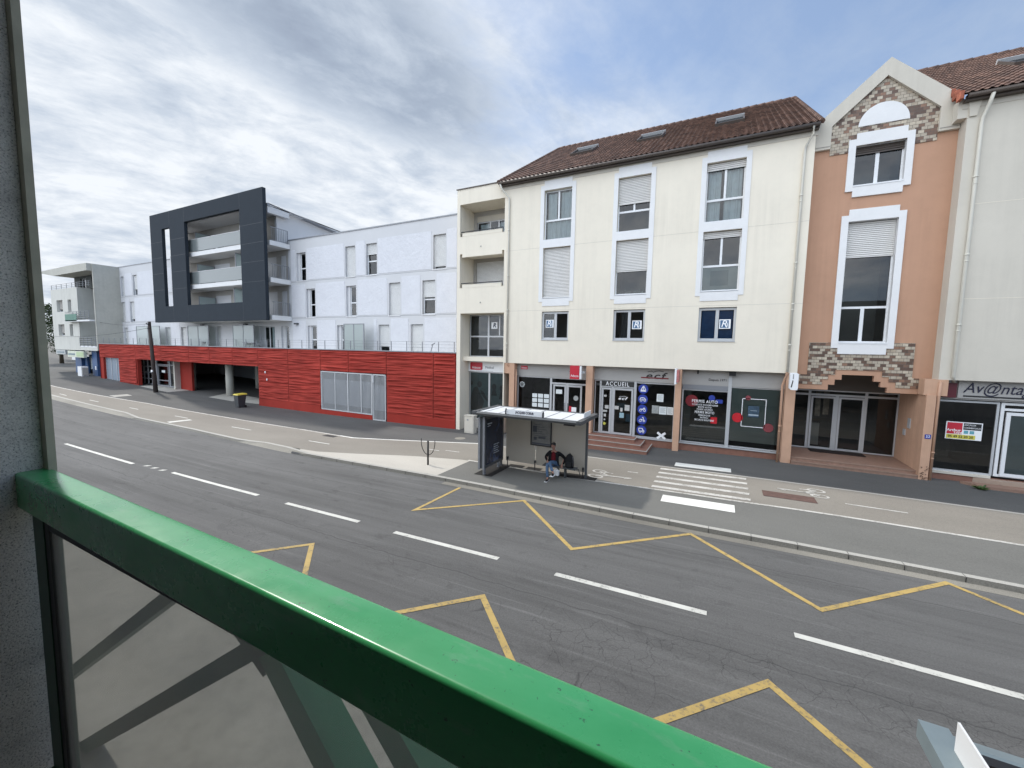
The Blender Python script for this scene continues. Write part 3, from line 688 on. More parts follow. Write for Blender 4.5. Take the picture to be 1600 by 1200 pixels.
for i, z in enumerate((2.92, 2.40, 1.88, 1.35, .82)):
    disc(vb_, -3.32, ys-.006, z, .24, 24)
    X = -3.32; Yv = ys-.012
    def seg(a, b, w_=.018):
        A = Vector((X+a[0], Yv, z+a[1])); B = Vector((X+b[0], Yv, z+b[1])); d = (B-A).normalized(); n_ = Vector((-d.z, 0, d.x))*w_
        iconm.face([A-n_, B-n_, B+n_, A+n_])
    def ring(cx, cz, r_):
        for k in range(12):
            a, b = k*math.pi/6, (k+1)*math.pi/6; seg((cx+r_*math.cos(a), cz+r_*math.sin(a)), (cx+r_*math.cos(b), cz+r_*math.sin(b)), .013)
    if i == 0: seg((-.13, -.1), (.13, -.1), .03); seg((0, -.08), (0, .16)); seg((.02, .15), (.12, -.05)); seg((-.02, .12), (-.11, -.05)); seg((-.11, -.05), (.12, -.05), .012)
    elif i == 1: ring(-.08, -.07, .04); ring(.09, -.07, .04); seg((-.15, -.03), (.16, -.03), .02); seg((-.15, -.03), (-.1, .07)); seg((-.1, .07), (.06, .07)); seg((.06, .07), (.15, -.02))
    elif i == 2: ring(-.09, -.05, .05); ring(.1, -.05, .05); seg((-.12, .0), (.02, .0), .03); seg((.02, 0), (.08, .09)); seg((.08, .09), (.13, .02))
    elif i == 3: ring(-.08, -.05, .055); ring(.1, -.05, .045); seg((-.08, .02), (.03, .0), .03); seg((.1, -.04), (.05, .12)); seg((.0, .12), (.07, .12))
    else: seg((-.13, -.06), (-.13, .09)); seg((-.13, .09), (.05, .09)); seg((.05, .09), (.05, -.06)); seg((-.13, -.06), (.14, -.06), .03); ring(-.06, -.1, .035); ring(.08, -.1, .035); seg((.06, .03), (.14, -.04))
vb_.build('round_sticker', bluev, wd); iconm.build('vehicle_symbols', whites, wd)
for k, (a, b, c_, d_) in enumerate([(-2.66, -2.34, 2.33, 2.72), (-2.86, -2.54, 1.73, 2.13), (-2.52, -2.17, 1.71, 2.1), (-2.15, -1.86, 1.72, 2.1)]):
    q = MB().box(a, b, ys-.012, ys-.005, c_, d_).build('poster', paper if k != 1 else M('grey_poster', (.36, .38, .37), .7, var=.4, scale=12), wd)
    ln = MB()
    for j in range(5): ln.box(a+.05, b-.05-.04*(j % 2), ys-.0155, ys-.0125, d_-.07-j*.055, d_-.085-j*.055)
    ln.build('print_lines', M('grey_print', (.25, .27, .28), .7), wd)
cr_ = MB()
for sg in (1, -1):
    d = Vector((.19, .15*sg)); n_ = Vector((-d.y, d.x)).normalized()*.055; c0 = Vector((-2.36, .64))
    cr_.face([(p.x, ys-.008-.002*(sg+1), p.y) for p in (c0-d-n_, c0+d-n_, c0+d+n_, c0-d+n_)])
cr_.build('cross_decal', whites, wd)
bt = M('pale_teal_notice', (.30, .45, .50), .7, var=.2, scale=6)
for a, b, c_, d_ in [(-5.3, -5.15, 2.4, 2.5), (-5.22, -5.02, 1.78, 1.96), (-4.72, -4.5, 1.78, 1.96), (-5.35, -5.1, 1.6, 1.7), (-5.27, -5.15, 1.35, 1.5), (-5.26, -5.18, 1.15, 1.24), (-4.2, -3.95, 1.75, 2.05), (-4.42, -4.3, 1.68, 1.88)]: MB().box(a, b, ys-.044, ys-.036, c_, d_).build('door_sticker', M('grey_paper', (.5, .5, .48), .7, var=.3, scale=8), dd)
MB().box(-4.45, -4.22, ys-.044, ys-.036, 1.36, 1.62).build('door_notice', bt, dd); MB().box(-4.18, -3.86, ys+.2, ys+.21, 1.15, 1.55).build('chair_back', M('blue_plastic', (.05, .17, .27), .5), dd)
MB().box(-4.66, -4.2, ys+.16, ys+.17, 1.75, 2.1).build('blue_poster', M('blue_poster', (.04, .10, .14), .6, var=.3, scale=6), dd)
pl = MB(); disc(pl, -5.22, ys-.036, .98, .075, 16); pl.build('yellow_sticker', M('yellow_sticker', (.5, .48, .08), .6), dd)
# 3: second half of the driving school
w3 = shopwin(-1.5, .50, .46, 3.05, rmat=shin); MB().box(-1.5, .5, ys-.04, ys+.08, 3.05, 3.27).build('roller_box', midm, cb)
w4 = shopwin(.54, 2.6, .46, 3.27, rmat=shin)
MB().box(.45, .59, ys-.07, ys+.05, .41, 3.9).build('mullion', alu, cb)
film = glass('grey_green_film', (.2, .25, .24), .3, .0, .95, (.42, .50, .48), .3)
MB().face([(.62, ys+.045, .75), (2.52, ys+.045, .75), (2.52, ys+.045, 3.22), (.62, ys+.045, 3.22)]).build('window_film', film, w4)
fl2 = glass('dark_film', (.3, .34, .33), .3, .0, .7, (.16, .19, .19), .3)
MB().face([(-1.43, ys+.045, .52), (-1.1, ys+.045, .52), (-1.1, ys+.045, 3.0), (-1.43, ys+.045, 3.0)]).face([(-1.1, ys+.045, .52), (.44, ys+.045, .52), (.44, ys+.045, 1.25), (-1.1, ys+.045, 1.25)]).build('window_film', fl2, w3)
MB().box(-1.1, .42, ys+.05, ys+.09, 1.25, 1.31).build('counter_edge', midm, w3)
rv = M('red_vinyl_dark', (.20, .012, .02), .5, var=.3, scale=14); rv2 = M('red_vinyl', (.50, .01, .02), .5); rv3 = M('red_vinyl_faded', (.23, .05, .06), .5)
q = MB(); disc(q, -1.06, ys-.004, 2.50, .28, 24); q.build('red_dot', rv, w3)
q = MB(); disc(q, -.2, ys-.004, 2.68, .14, 20); q.box(-.02, .26, ys-.0055, ys-.0045, 2.45, 2.63); q.build('blue_shapes', bluev, w3)
MB().box(-.20, .07, ys-.0055, ys-.004, 1.48, 1.78).build('red_square', rv2, w3)
for tx, z, s_, xs_ in (('PERMIS AUTO', 2.49, .20, .76), ('CONDUITE ACCOMPAGNEE', 2.33, .105, .70), ('BOITE AUTO', 2.22, .105, .8), ('POIDS LOURDS', 2.11, .105, .8), ('PERMIS MOTO', 1.97, .16, .70), ('REMORQUE', 1.83, .10, .8), ('BATEAU', 1.72, .10, .8), ('SECURITE ROUTIERE', 1.60, .115, .66)):
    text(tx, -.5 + (0 if z > 2.4 else .02), ys-.010, z, s_, whites, w3, bold=.010, xs=xs_*1.08, sp=1.12)
q = MB(); y_ = ys-.008
for a, b, c_, d_ in ((1.06, 1.99, 2.74, 2.77), (1.06, 1.99, 1.47, 1.50), (1.05, 1.08, 1.50, 2.74), (1.97, 2.0, 1.50, 2.74)): q.box(a, b, y_, y_+.003, c_, d_)
q.build('white_outline', whites, w4)
q = MB(); disc(q, .90, ys-.004, 1.86, .22, 24); q.build('red_dot', rv2, w4)
q = MB(); disc(q, 1.28, ys-.004, 2.8, .11, 20); disc(q, 2.13, ys-.004, 1.5, .2, 22); q.build('red_dot', rv3, w4)
q = MB().box(1.3, 1.74, ys-.006, ys-.004, 1.93, 2.44).build('framed_poster', M('navy_poster', (.045, .085, .13), .5, var=.6, scale=7), w4)
MB().box(1.33, 1.72, ys-.0095, ys-.0065, 2.0, 2.06).box(1.40, 1.66, ys-.0095, ys-.0065, 2.22, 2.24).build('poster_lines', M('pale_blue', (.35, .42, .48), .6), w4)
text('Depuis 1971', .0, ys-.056, 3.54, .15, MATS['black_lettering'], cb, bold=.01)
MB().box(.45, .72, ys-.25, ys-.08, 3.78, 3.95).build('alarm_box', blackm, cb)
MB().tube([(-.85, ys-.05, 3.95), (-.85, ys-.15, 3.88), (-.85, ys-.2, 3.82)], .035, 8).build('camera_dome', blackm, cb)
# steps
st = thing('entrance_steps', 'brown tiled steps with pale nosings below the shop doors', 'steps', (-5.6, 20, 0))
for xr, y0, z in ((-3.50, 20.45, .47), (-3.12, 19.95, .33), (-2.76, 19.45, .19)):
    nb = MB().box(-8.9-(.47-z)*2.6, xr, y0, 21.24, -.3, z-.02).build('tread', shopb, st)
    MB().box(-8.9-(.47-z)*2.6, xr+.005, y0-.01, y0+.035, z-.025, z+.002).box(xr-.03, xr+.006, y0+.036, 21.24, z-.025, z+.002).build('nosing', kerb_m, nb)
# projecting signs, fixed to the columns
s1 = thing('projecting_sign', 'square red illuminated shop sign projecting from the column under the cream wall', 'sign', (-6.3, 20.55, 3.6), 'signs projecting from the shop columns')
MB().box(-6.92, -6.42, 20.42, 20.62, 3.30, 4.0).build('panel', redsign, s1); MB().box(-6.41, -6.32, 20.44, 20.60, 3.32, 3.98).build('side_panel', whites, s1)
MB().box(-6.6, -6.2, 20.63, 20.88, 3.6, 3.7).build('bracket', alu, s1)
text('Adecco', -6.66, 20.415, 3.47, .17, whites, s1, bold=.004, xs=.82)
s2 = thing('projecting_sign', 'narrow white and red sign seen edge on between the driving school windows', 'sign', (-1.7, 20.5, 3.7), 'signs projecting from the shop columns')
MB().box(-1.78, -1.70, 20.1, 20.7, 3.33, 4.05).build('panel', whites, s2); MB().box(-1.699, -1.60, 20.12, 20.68, 3.42, 3.98).build('side_panel', M('pinkish_panel', (.5, .18, .17), .5, var=.4, scale=9), s2)
MB().box(-1.72, -1.66, 20.7, 20.88, 3.6, 3.7).build('bracket', alu, s2)
s3 = thing('projecting_sign', 'white curved shop sign with dark swoosh beside the orange porch', 'sign', (2.8, 20.5, 3.7), 'signs projecting from the shop columns')
MB().prism([(2.66, 3.40), (2.72, 3.34), (2.93, 3.34), (2.95, 3.40), (2.95, 4.0), (2.90, 4.04), (2.70, 4.04), (2.66, 4.0)], 20.2, 20.5).build('panel', whites, s3)
MB().prism([(2.70, 3.45), (2.74, 3.45), (2.78, 3.72), (2.75, 3.75)], 20.193, 20.2).build('swoosh', MATS['black_lettering'], s3)
for i in range(4): MB().box(2.755, 2.785, 20.193, 20.2, 3.80+i*.05, 3.83+i*.05).build('lettering', MATS['black_lettering'], s3)
MB().box(2.78, 2.84, 20.5, 20.88, 3.66, 3.72).build('bracket', alu, s3)

# ---------------------------------------------------------------- tower with loggias
tw = thing('balcony_tower', 'narrow cream tower with two recessed balconies and a tall office window', 'building', (-12.7, 23, 0))
O1 = (-14.17, -11.17, 11.38, 13.22, 1.55); O2 = (-14.17, -11.17, 8.38, 10.37, 1.55); O3 = (-14.1, -11.12, -.8, 6.87, 1.04)
t_ = MB().wall(-14.37, -11.05, -.8, 14.08, YF, [O1, O2, O3], 1.5)
for z0, z1 in ((11.38, 11.57), (10.17, 10.37), (8.38, 8.57)): t_.box(-13.99, -11.31, YF-.01, YF+.14, z0, z1)
t_.face([(-14.37, YF, -.8), (-14.37, YF, 14.08), (-14.37, 30, 14.08), (-14.37, 30, -.8)])
t_.face([(-11.05, YF, 13.4), (-11.05, 30, 13.4), (-11.05, 30, 14.08), (-11.05, YF, 14.08)])
t_.face([(-14.37, YF, 14.08), (-11.05, YF, 14.08), (-11.05, 30, 14.08), (-14.37, 30, 14.08)])
t_.box(-14.1, -11.12, YF+.35, YF+1.03, 4.02, 4.28)
t_.build('wall', cream, tw)
MB().box(-14.42, -11.0, YF-.05, YF+.25, 14.08, 14.13).build('coping', zinc, tw)
yb = YF+1.54
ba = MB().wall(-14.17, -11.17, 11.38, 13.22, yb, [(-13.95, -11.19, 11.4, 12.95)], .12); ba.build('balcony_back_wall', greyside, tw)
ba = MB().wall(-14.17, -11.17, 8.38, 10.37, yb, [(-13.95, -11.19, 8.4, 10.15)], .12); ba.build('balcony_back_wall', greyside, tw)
window(tw, -13.93, -11.2, 11.4, 12.6, yb+.05, fmat=alu, vb=[(-13.0, 11.4, 12.6), (-12.4, 11.4, 12.6)], cur=[(-13.8, -13.1, 11.4, 12.5), (-12.5, -11.8, 11.4, 12.5)])
MB().box(-13.95, -11.18, yb+.02, yb+.1, 12.61, 12.95).build('shutter_box', guttercream, tw)
wz = window(tw, -13.93, -11.2, 8.4, 10.15, yb+.05, sh=8.44, rm=False, shm=shutw)
for z in (11.62, 8.64):
    r_ = MB(); r_.tube([(-14.04, YF-.03, z-.24), (-14.04, YF-.03, z), (-11.24, YF-.03, z), (-11.24, YF-.03, z-.24)], .028, 8); r_.build('handrail', darkm, tw)
for x, y, z in ((-12.7, YF-.03, 10.72), (-12.7, YF-.03, 7.5)): MB().tube([(x, YF+.01, z), (x, YF-.06, z-.02)], .025, 6).build('overflow_spout', midm, tw)
yc = YF+1.04
wo_ = window(tw, -14.06, -11.16, 4.28, 6.85, yc, fmat=alu, vb=[(-12.72, 4.3, 6.85, .06), (-11.95, 5.6, 6.85)], hb=[5.53])
bl = MB()
for i in range(11): 
    x = -13.9+i*.105; bl.face([(x, yc+.14, 4.35), (x+.07, yc+.19, 4.35), (x+.07, yc+.19, 6.8), (x, yc+.14, 6.8)])
bl.build('vertical_blind', M('dark_blind', (.07, .075, .08), .8), wo_)
MB().box(-12.52, -12.1, yc-.008, yc+.0, 6.0, 6.4).build('sticker', whites, wo_); text('R', -12.31, yc-.012, 6.2, .36, M('logo_navy', (.02, .03, .06), .5), wo_, bold=.03, shear=.2)
ts = thing('shop_sign', 'white fascia sign with a red logo box at the foot of the cream tower', 'sign', (-12.6, yc, 3.6))
MB().box(-14.08, -11.16, yc-.12, yc+.0, 3.36, 4.0).build('panel', whites, ts)
MB().prism([(-13.93, 3.50), (-13.87, 3.46), (-13.11, 3.46), (-13.05, 3.52), (-13.05, 3.88), (-13.11, 3.93), (-13.87, 3.93), (-13.93, 3.88)], yc-.14, yc-.121).build('logo_box', redsign, ts)
text('Adecco', -13.49, yc-.145, 3.60, .21, whites, ts, bold=.006, xs=.95)
text('Médical', -12.55, yc-.125, 3.63, .22, M('sign_grey', (.12, .12, .13), .6), ts, xs=.9)
MB().box(-13.5, -12.3, yc-.123, yc-.1205, 3.40, 3.425).build('small_print', M('print_grey', (.45, .45, .46), .6), ts)
ws = window(tw, -14.06, -11.0, .35, 3.34, yc, fmat=alu, vb=[(-12.62, .4, 3.3, .06)], gm=glshop, rmat=shin)
tealf = M('teal_printed_film', (.075, .14, .15), .5, var=.45, scale=1.6)
MB().box(-14.0, -12.7, yc+.05, yc+.06, .45, 3.28).build('printed_film', tealf, ws); MB().box(-12.55, -11.06, yc+.05, yc+.06, .45, 3.28).build('printed_film', tealf, ws)
ph = MB()     # silhouettes printed on the film: people at a table
def blob(pts): ph.face([(x, yc+.045-.0005*len(ph.f), z) for x, z in pts])
blob([(-14.0, .9), (-13.2, .9), (-13.0, 1.5), (-13.3, 2.0), (-13.5, 2.4), (-13.75, 2.35), (-13.9, 2.0), (-14.0, 1.6)])
for cx, cz, r_ in ((-13.35, 2.55, .2), (-13.95, 2.6, .14), (-12.3, 2.45, .19), (-11.75, 2.38, .19), (-11.3, 2.5, .12)):
    blob([(max(-14.0, cx+r_*.85*math.cos(a*math.pi/7)), cz+r_*math.sin(a*math.pi/7)) for a in range(14)])
blob([(-13.3, 2.2), (-13.05, 2.1), (-12.75, 1.6), (-12.8, 1.5), (-13.2, 1.9)]); blob([(-12.5, 1.9), (-12.1, 1.9), (-12.2, 2.3), (-12.4, 2.3)]); blob([(-11.95, 1.7), (-11.6, 1.7), (-11.65, 2.25), (-11.85, 2.25)])
blob([(-12.2, 1.0), (-11.5, 1.0), (-11.6, 1.35), (-11.9, 1.45), (-12.1, 1.3)])
ph.build('print_figures', M('film_print_dark', (.018, .03, .035), .5, var=.3), ws)
MB().box(-14.06, -11.0, yc-.05, yc+.3, -.8, .35).build('plinth', greyside, tw)

# ---------------------------------------------------------------- orange gabled building
ob = thing('gabled_building', 'narrow orange gabled building with a chequered tile gable and stepped porch arch', 'building', (5.1, 24, 0))
YO = 21.4
ox = lambda x: x*1.0142; oz = lambda z: 4.84+(z-4.84)*1.0142
O = lambda pts: [(ox(x), oz(z)) for x, z in pts]
wl = MB().wall(2.9, 7.40, oz(4.25), oz(13.03), YO, [(ox(4.34), ox(5.86), oz(11.48), oz(13.01)), (ox(4.31), ox(5.84), oz(5.3), oz(10.12))], .24, 0, 1)
wl.face([(x, YO, z) for x, z in O([(3.0, 3.36), (4.11, 3.36), (4.11, 3.58), (4.32, 3.58), (4.32, 3.8), (4.54, 3.8), (4.54, 4.01), (5.57, 4.01), (5.57, 3.78), (5.79, 3.78), (5.79, 3.57), (6.0, 3.57), (6.0, 3.36), (7.30, 3.36), (7.30, 4.25), (2.86, 4.25), (2.86, 3.36)])])
wl.build('wall', [peach, whitetrim], ob)
ap = [(4.11, 3.36), (4.11, 3.58), (4.32, 3.58), (4.32, 3.8), (4.54, 3.8), (4.54, 4.01), (5.57, 4.01), (5.57, 3.78), (5.79, 3.78), (5.79, 3.57), (6.0, 3.57), (6.0, 3.36)]
ar = MB()
for (a, b), (c_, d_) in zip(O(ap), O(ap)[1:]): ar.face([(a, YO, b), (c_, YO, d_), (c_, YO+.22, d_), (a, YO+.22, b)])
ar.face([(2.9, YO, oz(3.36)), (ox(4.11), YO, oz(3.36)), (ox(4.11), YO+.22, oz(3.36)), (2.9, YO+.22, oz(3.36))])
ar.face([(ox(6.0), YO, oz(3.36)), (7.4, YO, oz(3.36)), (7.4, YO+.22, oz(3.36)), (ox(6.0), YO+.22, oz(3.36))])
ar.build('arch_soffit', peach, ob)
mos, t, b, cc = custom('chequered_wall_tiles'); b.inputs['Roughness'].default_value = .55
br = N(t, 'ShaderNodeTexBrick', offset=.5); br.inputs['Scale'].default_value = 1; br.inputs['Brick Width'].default_value = .175; br.inputs['Row Height'].default_value = .118
br.inputs['Mortar Size'].default_value = .006; br.inputs['Color1'].default_value = (0, 0, 0, 1); br.inputs['Color2'].default_value = (1, 1, 1, 1); br.inputs['Mortar'].default_value = (.5, .5, .5, 1)
mp = mapping(t, cc, (1, 1, 1), (-math.pi/2, 0, 0)); t.links.new(mp, br.inputs['Vector'])
mc = ramp(t, br.outputs['Color'], [(0, (.11, .065, .045)), (.2, (.17, .10, .068)), (.34, (.25, .14, .09)), (.40, (.42, .36, .28)), (.75, (.50, .43, .33)), (.9, (.38, .31, .23))], 'CONSTANT')
mc = mixc(t, br.outputs['Fac'], mc, (.10, .085, .07))
t.links.new(mixc(t, 1., mc, ramp(t, noise(t, cc, 9, 4, .6), [(.3, .8), (.7, 1.12)]), 'MULTIPLY'), b.inputs['Base Color'])
gb = MB().prism(O([(3.0, 13.03), (3.5, 13.03), (3.51, 13.89), (5.11, 15.39), (6.70, 13.89), (6.70, 13.03), (7.26, 13.03), (7.28, 14.1), (5.16, 16.02), (3.0, 14.05)]), YO-.14, YO+.1)
gb.build('gable_coping', creamR, ob)
MB().prism(O([(3.5, 13.0), (6.7, 13.0), (6.7, 13.9), (5.11, 15.4), (3.5, 13.9)]), YO-.035, YO+.02).prism(O([(3.51, 12.8), (4.1, 12.8), (4.1, 13.0), (3.51, 13.0)]), YO-.035, YO+.02).prism(O([(6.09, 12.77), (6.7, 12.77), (6.7, 13.0), (6.09, 13.0)]), YO-.035, YO+.02).build('gable_tiles', mos, ob)
MB().box(ox(3.0), ox(3.49), YO-.16, YO-.139, oz(13.12), oz(13.14)).box(ox(6.71), ox(7.26), YO-.16, YO-.139, oz(13.12), oz(13.14)).build('coping_joint', greyside, ob)
cx, n_ = 5.115, 20
MB().prism(O([(cx+.76*math.cos(math.pi*i/n_), 13.71+.77*math.sin(math.pi*i/n_)) for i in range(n_+1)]), YO-.06, YO+.02).build('lunette', whitetrim, ob)
for (x0, x1, a, b_, c_, d_, e, f_) in ((4.34, 5.86, 11.48, 13.01, 13.47, 13.26, 11.29, 11.06), (4.31, 5.84, 5.30, 10.12, 10.58, 10.36, 5.10, 4.86)):
    s_ = MB(); y0 = YO-.07
    s_.box(ox(x0-.23), ox(x0), y0, YO+.02, oz(e), oz(d_)); s_.box(ox(x1), ox(x1+.22), y0, YO+.02, oz(e), oz(d_))
    s_.box(ox(x0), ox(x1), y0, YO+.02, oz(b_), oz(c_)); s_.box(ox(x0), ox(x1), y0-.002, YO+.02, oz(f_), oz(a))
    s_.build('window_surround', whitetrim, ob)
lt = O([(3.36, 5.32), (3.36, 3.97), (3.07, 3.97), (3.07, 3.57), (3.89, 3.57), (3.89, 3.8), (4.08, 3.8), (4.08, 4.0), (4.31, 4.0), (4.31, 4.21), (5.81, 4.21), (5.81, 3.98), (6.02, 3.98), (6.02, 3.79), (6.24, 3.79), (6.24, 3.57), (7.2, 3.57), (7.2, 3.97), (6.7, 3.97), (6.7, 5.32)])
MB().prism(lt, YO-.03, YO+.02).build('porch_tiles', mos, ob)
yo = YO+.18
window(ob, ox(4.34), ox(5.86), oz(11.5), oz(13.0), yo, vb=[(ox(5.08), 11, 14, .06)], sill=.24, sh=oz(12.75), shm=zinc, rmat=M('greyblue_room', (.2, .24, .27), .8))
w5 = window(ob, ox(4.31), ox(5.84), oz(5.33), oz(10.1), yo, vb=[(ox(5.05), oz(5.3), oz(6.72), .06)], hb=[oz(6.74)], sill=.24, sh=oz(8.76))
# porch
MB().box(2.98, 7.07, 23.25, 23.4, 3.19, 4.4).build('porch_fascia', M('grey_brown_panel', (.12, .11, .10), .7, var=.1), ob)
MB().face([(2.98, YO+.22, 4.12), (7.07, YO+.22, 4.12), (7.07, 23.25, 4.12), (2.98, 23.25, 4.12)]).build('porch_ceiling', greyside, ob)
pw = MB().box(7.07, 7.34, 20.75, 23.4, -.2, 3.38); pw.box(7.0, 7.66, 20.84, 21.36, 3.36, 3.97); pw.build('porch_side_wall', peach2, ob)
MB().face([(2.985, 20.9, 0), (2.985, 23.4, 0), (2.985, 23.4, 4.1), (2.985, 20.9, 4.1)]).build('porch_side_wall', peach, ob)
fl = MB().box(2.99, 7.065, 20.98, 23.6, -.1, .40).box(2.99, 7.065, 20.76, 20.979, -.1, .27); fl.build('porch_steps', tilefloor, ob)
MB().box(2.99, 7.065, 20.965, 21.0, .365, .405).box(2.99, 7.065, 20.745, 20.78, .235, .275).build('nosing', M('nosing', (.30, .20, .15), .6, var=.2), ob)
yg = 23.25
pg = window(ob, 2.99, 7.06, .42, 3.19, yg, fmat=alu, vb=[(3.88, .4, 3.2, .05), (5.95, .4, 3.2, .05), (4.92, .4, 2.98, .06)], hb=[2.97], gm=glshop, rd=4)
for a, b_ in ((3.94, 4.86), (4.98, 5.9)): frame_mesh(a, b_, .45, 2.9, yg-.04, .08, .05).build('door', alu, pg)
cn = M('tan_curtain_strip', (.42, .34, .27), .8, var=.5, scale=6)  # tan curtain cloth, mottled at random
MB().box(4.2, 4.4, yg+.5, yg+.52, 1.9, 3.1).box(4.5, 4.72, yg+.45, yg+.47, 2.0, 3.1).build('inner_curtain', cn, pg)
MB().box(4.0, 4.5, yg+.9, yg+1.3, .45, 1.5).build('letter_boxes', greyside, pg)
MB().box(3.95, 5.95, 22.55, 23.2, .402, .425).build('door_mat', M('dark_mat', (.03, .022, .02), .95), ob)
MB().box(7.04, 7.069, 21.9, 22.15, 1.9, 2.3).box(7.03, 7.069, 22.3, 22.5, 1.55, 1.8).build('intercom', alu, ob)
MB().box(7.13, 7.30, 20.735, 20.749, 1.72, 1.88).build('house_number_plate', bluev, ob); text('52', 7.215, 20.732, 1.80, .13, whites, ob)
pipe([(7.44, 20.83, 3.9), (7.42, 20.82, 3.3), (7.42, 20.82, -.0)], ob, brp, clips=[(7.42, 20.82, 1.2)])
MB().face([(2.9, YO, oz(13.9)), (7.38, YO, oz(13.9)), (7.38, 34, oz(13.9)), (2.9, 34, oz(13.9))]).face([(ox(3.0), YO+.05, oz(14.0)), (ox(5.16), YO+.05, oz(15.95)), (ox(5.16), 29, oz(15.95)), (ox(3.0), 29, oz(14.0))]).face([(ox(5.16), YO+.05, oz(15.95)), (ox(7.28), YO+.05, oz(14.05)), (ox(7.28), 29, oz(14.05)), (ox(5.16), 29, oz(15.95))]).build('roof', tile_m, ob)

# ---------------------------------------------------------------- building at the right edge
rbg = thing('apartment_building', 'pale cream building cut by the right edge of the view, above the dark vacant shop', 'building', (12, 25, 0))
w = MB().wall(7.66, 30, 3.97, 13.9, YF, [], .2)
w.box(7.38, 7.66, YF-.0, YF+.6, 3.97, 13.3); w.box(7.12, 7.66, YF+.002, YF+.7, 13.3, 13.95); w.face([(7.66, YF, 3.97), (30, YF, 3.97), (30, 21.3, 3.97), (7.66, 21.3, 3.97)])
w.face([(7.38, YF+.6, 3.97), (7.38, 38, 3.97), (7.38, 38, 13.9), (7.38, YF+.6, 13.9)])
w.prism([(7.36, 13.88), (7.42, 13.3), (7.60, 13.3), (7.72, 13.88)], YF-.06, YF+.3); w.build('wall', creamR, rbg)
MB().box(7.7, 29.9, YF-.004, YF+.01, 10.27, 10.283).box(7.7, 29.9, YF-.004, YF+.01, 6.93, 6.943).build('render_joint', cream, rbg)
rf2 = tiled(7.10, 30, 20.45, 13.93, 29.8, 19.65, rbg)
rt2 = MB()
for x in np.arange(7.1, 30, .42): rt2.tube([(x, 29.8, 19.64), (x+.44, 29.8, 19.66)], .12, 8, r1=.135)
rt2.build('ridge_tiles', tile_m, rf2)
vt = MB(); vm = M('orange_verge_tiles', (.36, .12, .075), .8, var=.3, scale=5)
for s in range(0, 27):
    p0 = Vector((7.08, 20.4, 13.9)).lerp(Vector((7.08, 29.8, 19.67)), s/27)
    vt.box(7.02, 7.12, p0.y+.1, p0.y+.40, p0.z-.06, p0.z+.20)
vt.build('verge_tiles', vm, rf2)
skylight(rf2, 9.9, 11.3, 4.85, 6.5); skylight(rf2, 14.0, 15.4, 4.85, 6.5)
gutter(7.22, 30, 20.5, 13.9, rbg)
pipe([(7.85, 20.5, 13.85), (7.83, 20.6, 13.6), (7.76, 20.79, 13.2), (7.74, 20.79, 12.9), (7.74, 20.79, 4.1), (7.85, 21.0, 3.9)], rbg, clips=[(7.74, 20.79, z) for z in (11.2, 8.5, 6.0)], r=.055)
MB().box(7.6, 30, ys-.1, ys+.1, 3.24, 3.96).build('fascia', fas, rbg)
MB().box(7.62, 8.0, ys-.2, ys-.11, 3.3, 3.85).build('maroon_panel', M('maroon', (.10, .012, .02), .5), rbg)
fs = thing('shop_sign', 'dark italic letter sign on the grey fascia of the vacant shop', 'sign', (9.3, ys, 3.6))
MB().box(8.05, 12.5, ys-.16, ys-.105, 3.3, 3.95).build('panel', fas, fs); MB().box(8.2, 12.4, ys-.175, ys-.161, 3.36, 3.41).build('underline', blackm, fs)
text('Av@ntage', 8.18, ys-.175, 3.68, .54, M('dark_blue_lettering', (.012, .012, .035), .4), fs, align='LEFT', shear=.3, xs=.84)
def rshop(x0, x1, z0, z1, **k): return window(rbg, x0, x1, z0, z1, ys, gm=glshop, rd=3.2, **k)
rshop(7.52, 9.26, .45, 3.2, fmat=alu, fw_=.07)
dr = rshop(9.30, 11.0, .45, 3.2, fmat=pvc, hb=[2.95], fw_=.09, rm=True)
frame_mesh(9.45, 10.85, .48, 2.85, ys-.03, .11, .06).build('door', pvc, dr)
MB().box(9.56, 10.74, ys+.05, ys+.06, .6, 2.75).build('frosted_pane', M('grey_blind', (.27, .31, .31), .6, var=.15), dr)
MB().box(7.5, 9.2, ys-.1, ys-.001, .36, .45).build('sill', creamR, rbg)
MB().box(7.5, 30, ys-.05, ys+.2, -.2, .36).build('plinth', shopb, rbg)
pf = thing('entrance_steps', 'low pinkish stone step below the white shop door at the right edge', 'steps', (10, 21, 0))
MB().prism([(8.75, 21.24), (9.35, 20.95), (14, 20.95), (14, 21.24)], -.1, .35, axis='z').build('landing', M('pinkish_stone', (.36, .27, .21), .7, var=.15), pf)
MB().prism([(8.3, 20.94), (8.75, 20.45), (14, 20.45), (14, 20.94)], -.1, .22, axis='z').build('tread', tilefloor, pf)
fsn = thing('estate_agent_sign', 'small red black and yellow letting sign stuck in the dark shop window', 'sign', (8.38, ys, 2.06))
y_ = ys-.03
MB().box(7.88, 8.87, y_, y_+.025, 1.72, 2.38).build('board', whites, fsn)
MB().box(7.91, 8.33, y_-.004, y_-.001, 1.92, 2.35).build('red_field', redsign, fsn); MB().box(8.36, 8.84, y_-.004, y_-.001, 2.10, 2.35).build('black_field', blackm, fsn)
MB().box(7.91, 8.70, y_-.004, y_-.001, 1.745, 1.90).build('yellow_field', M('yellow_field', (.62, .55, .08), .5), fsn)
MB().box(8.38, 8.50, y_-.004, y_-.001, 1.95, 2.07).box(8.54, 8.66, y_-.004, y_-.001, 1.95, 2.07).build('icons', M('icon_teal', (.12, .35, .42), .5), fsn)
text('Arthur', 8.10, y_-.006, 2.06, .14, whites, fsn, bold=.02); text('Loyd', 8.22, y_-.006, 1.97, .11, whites, fsn, bold=.02)
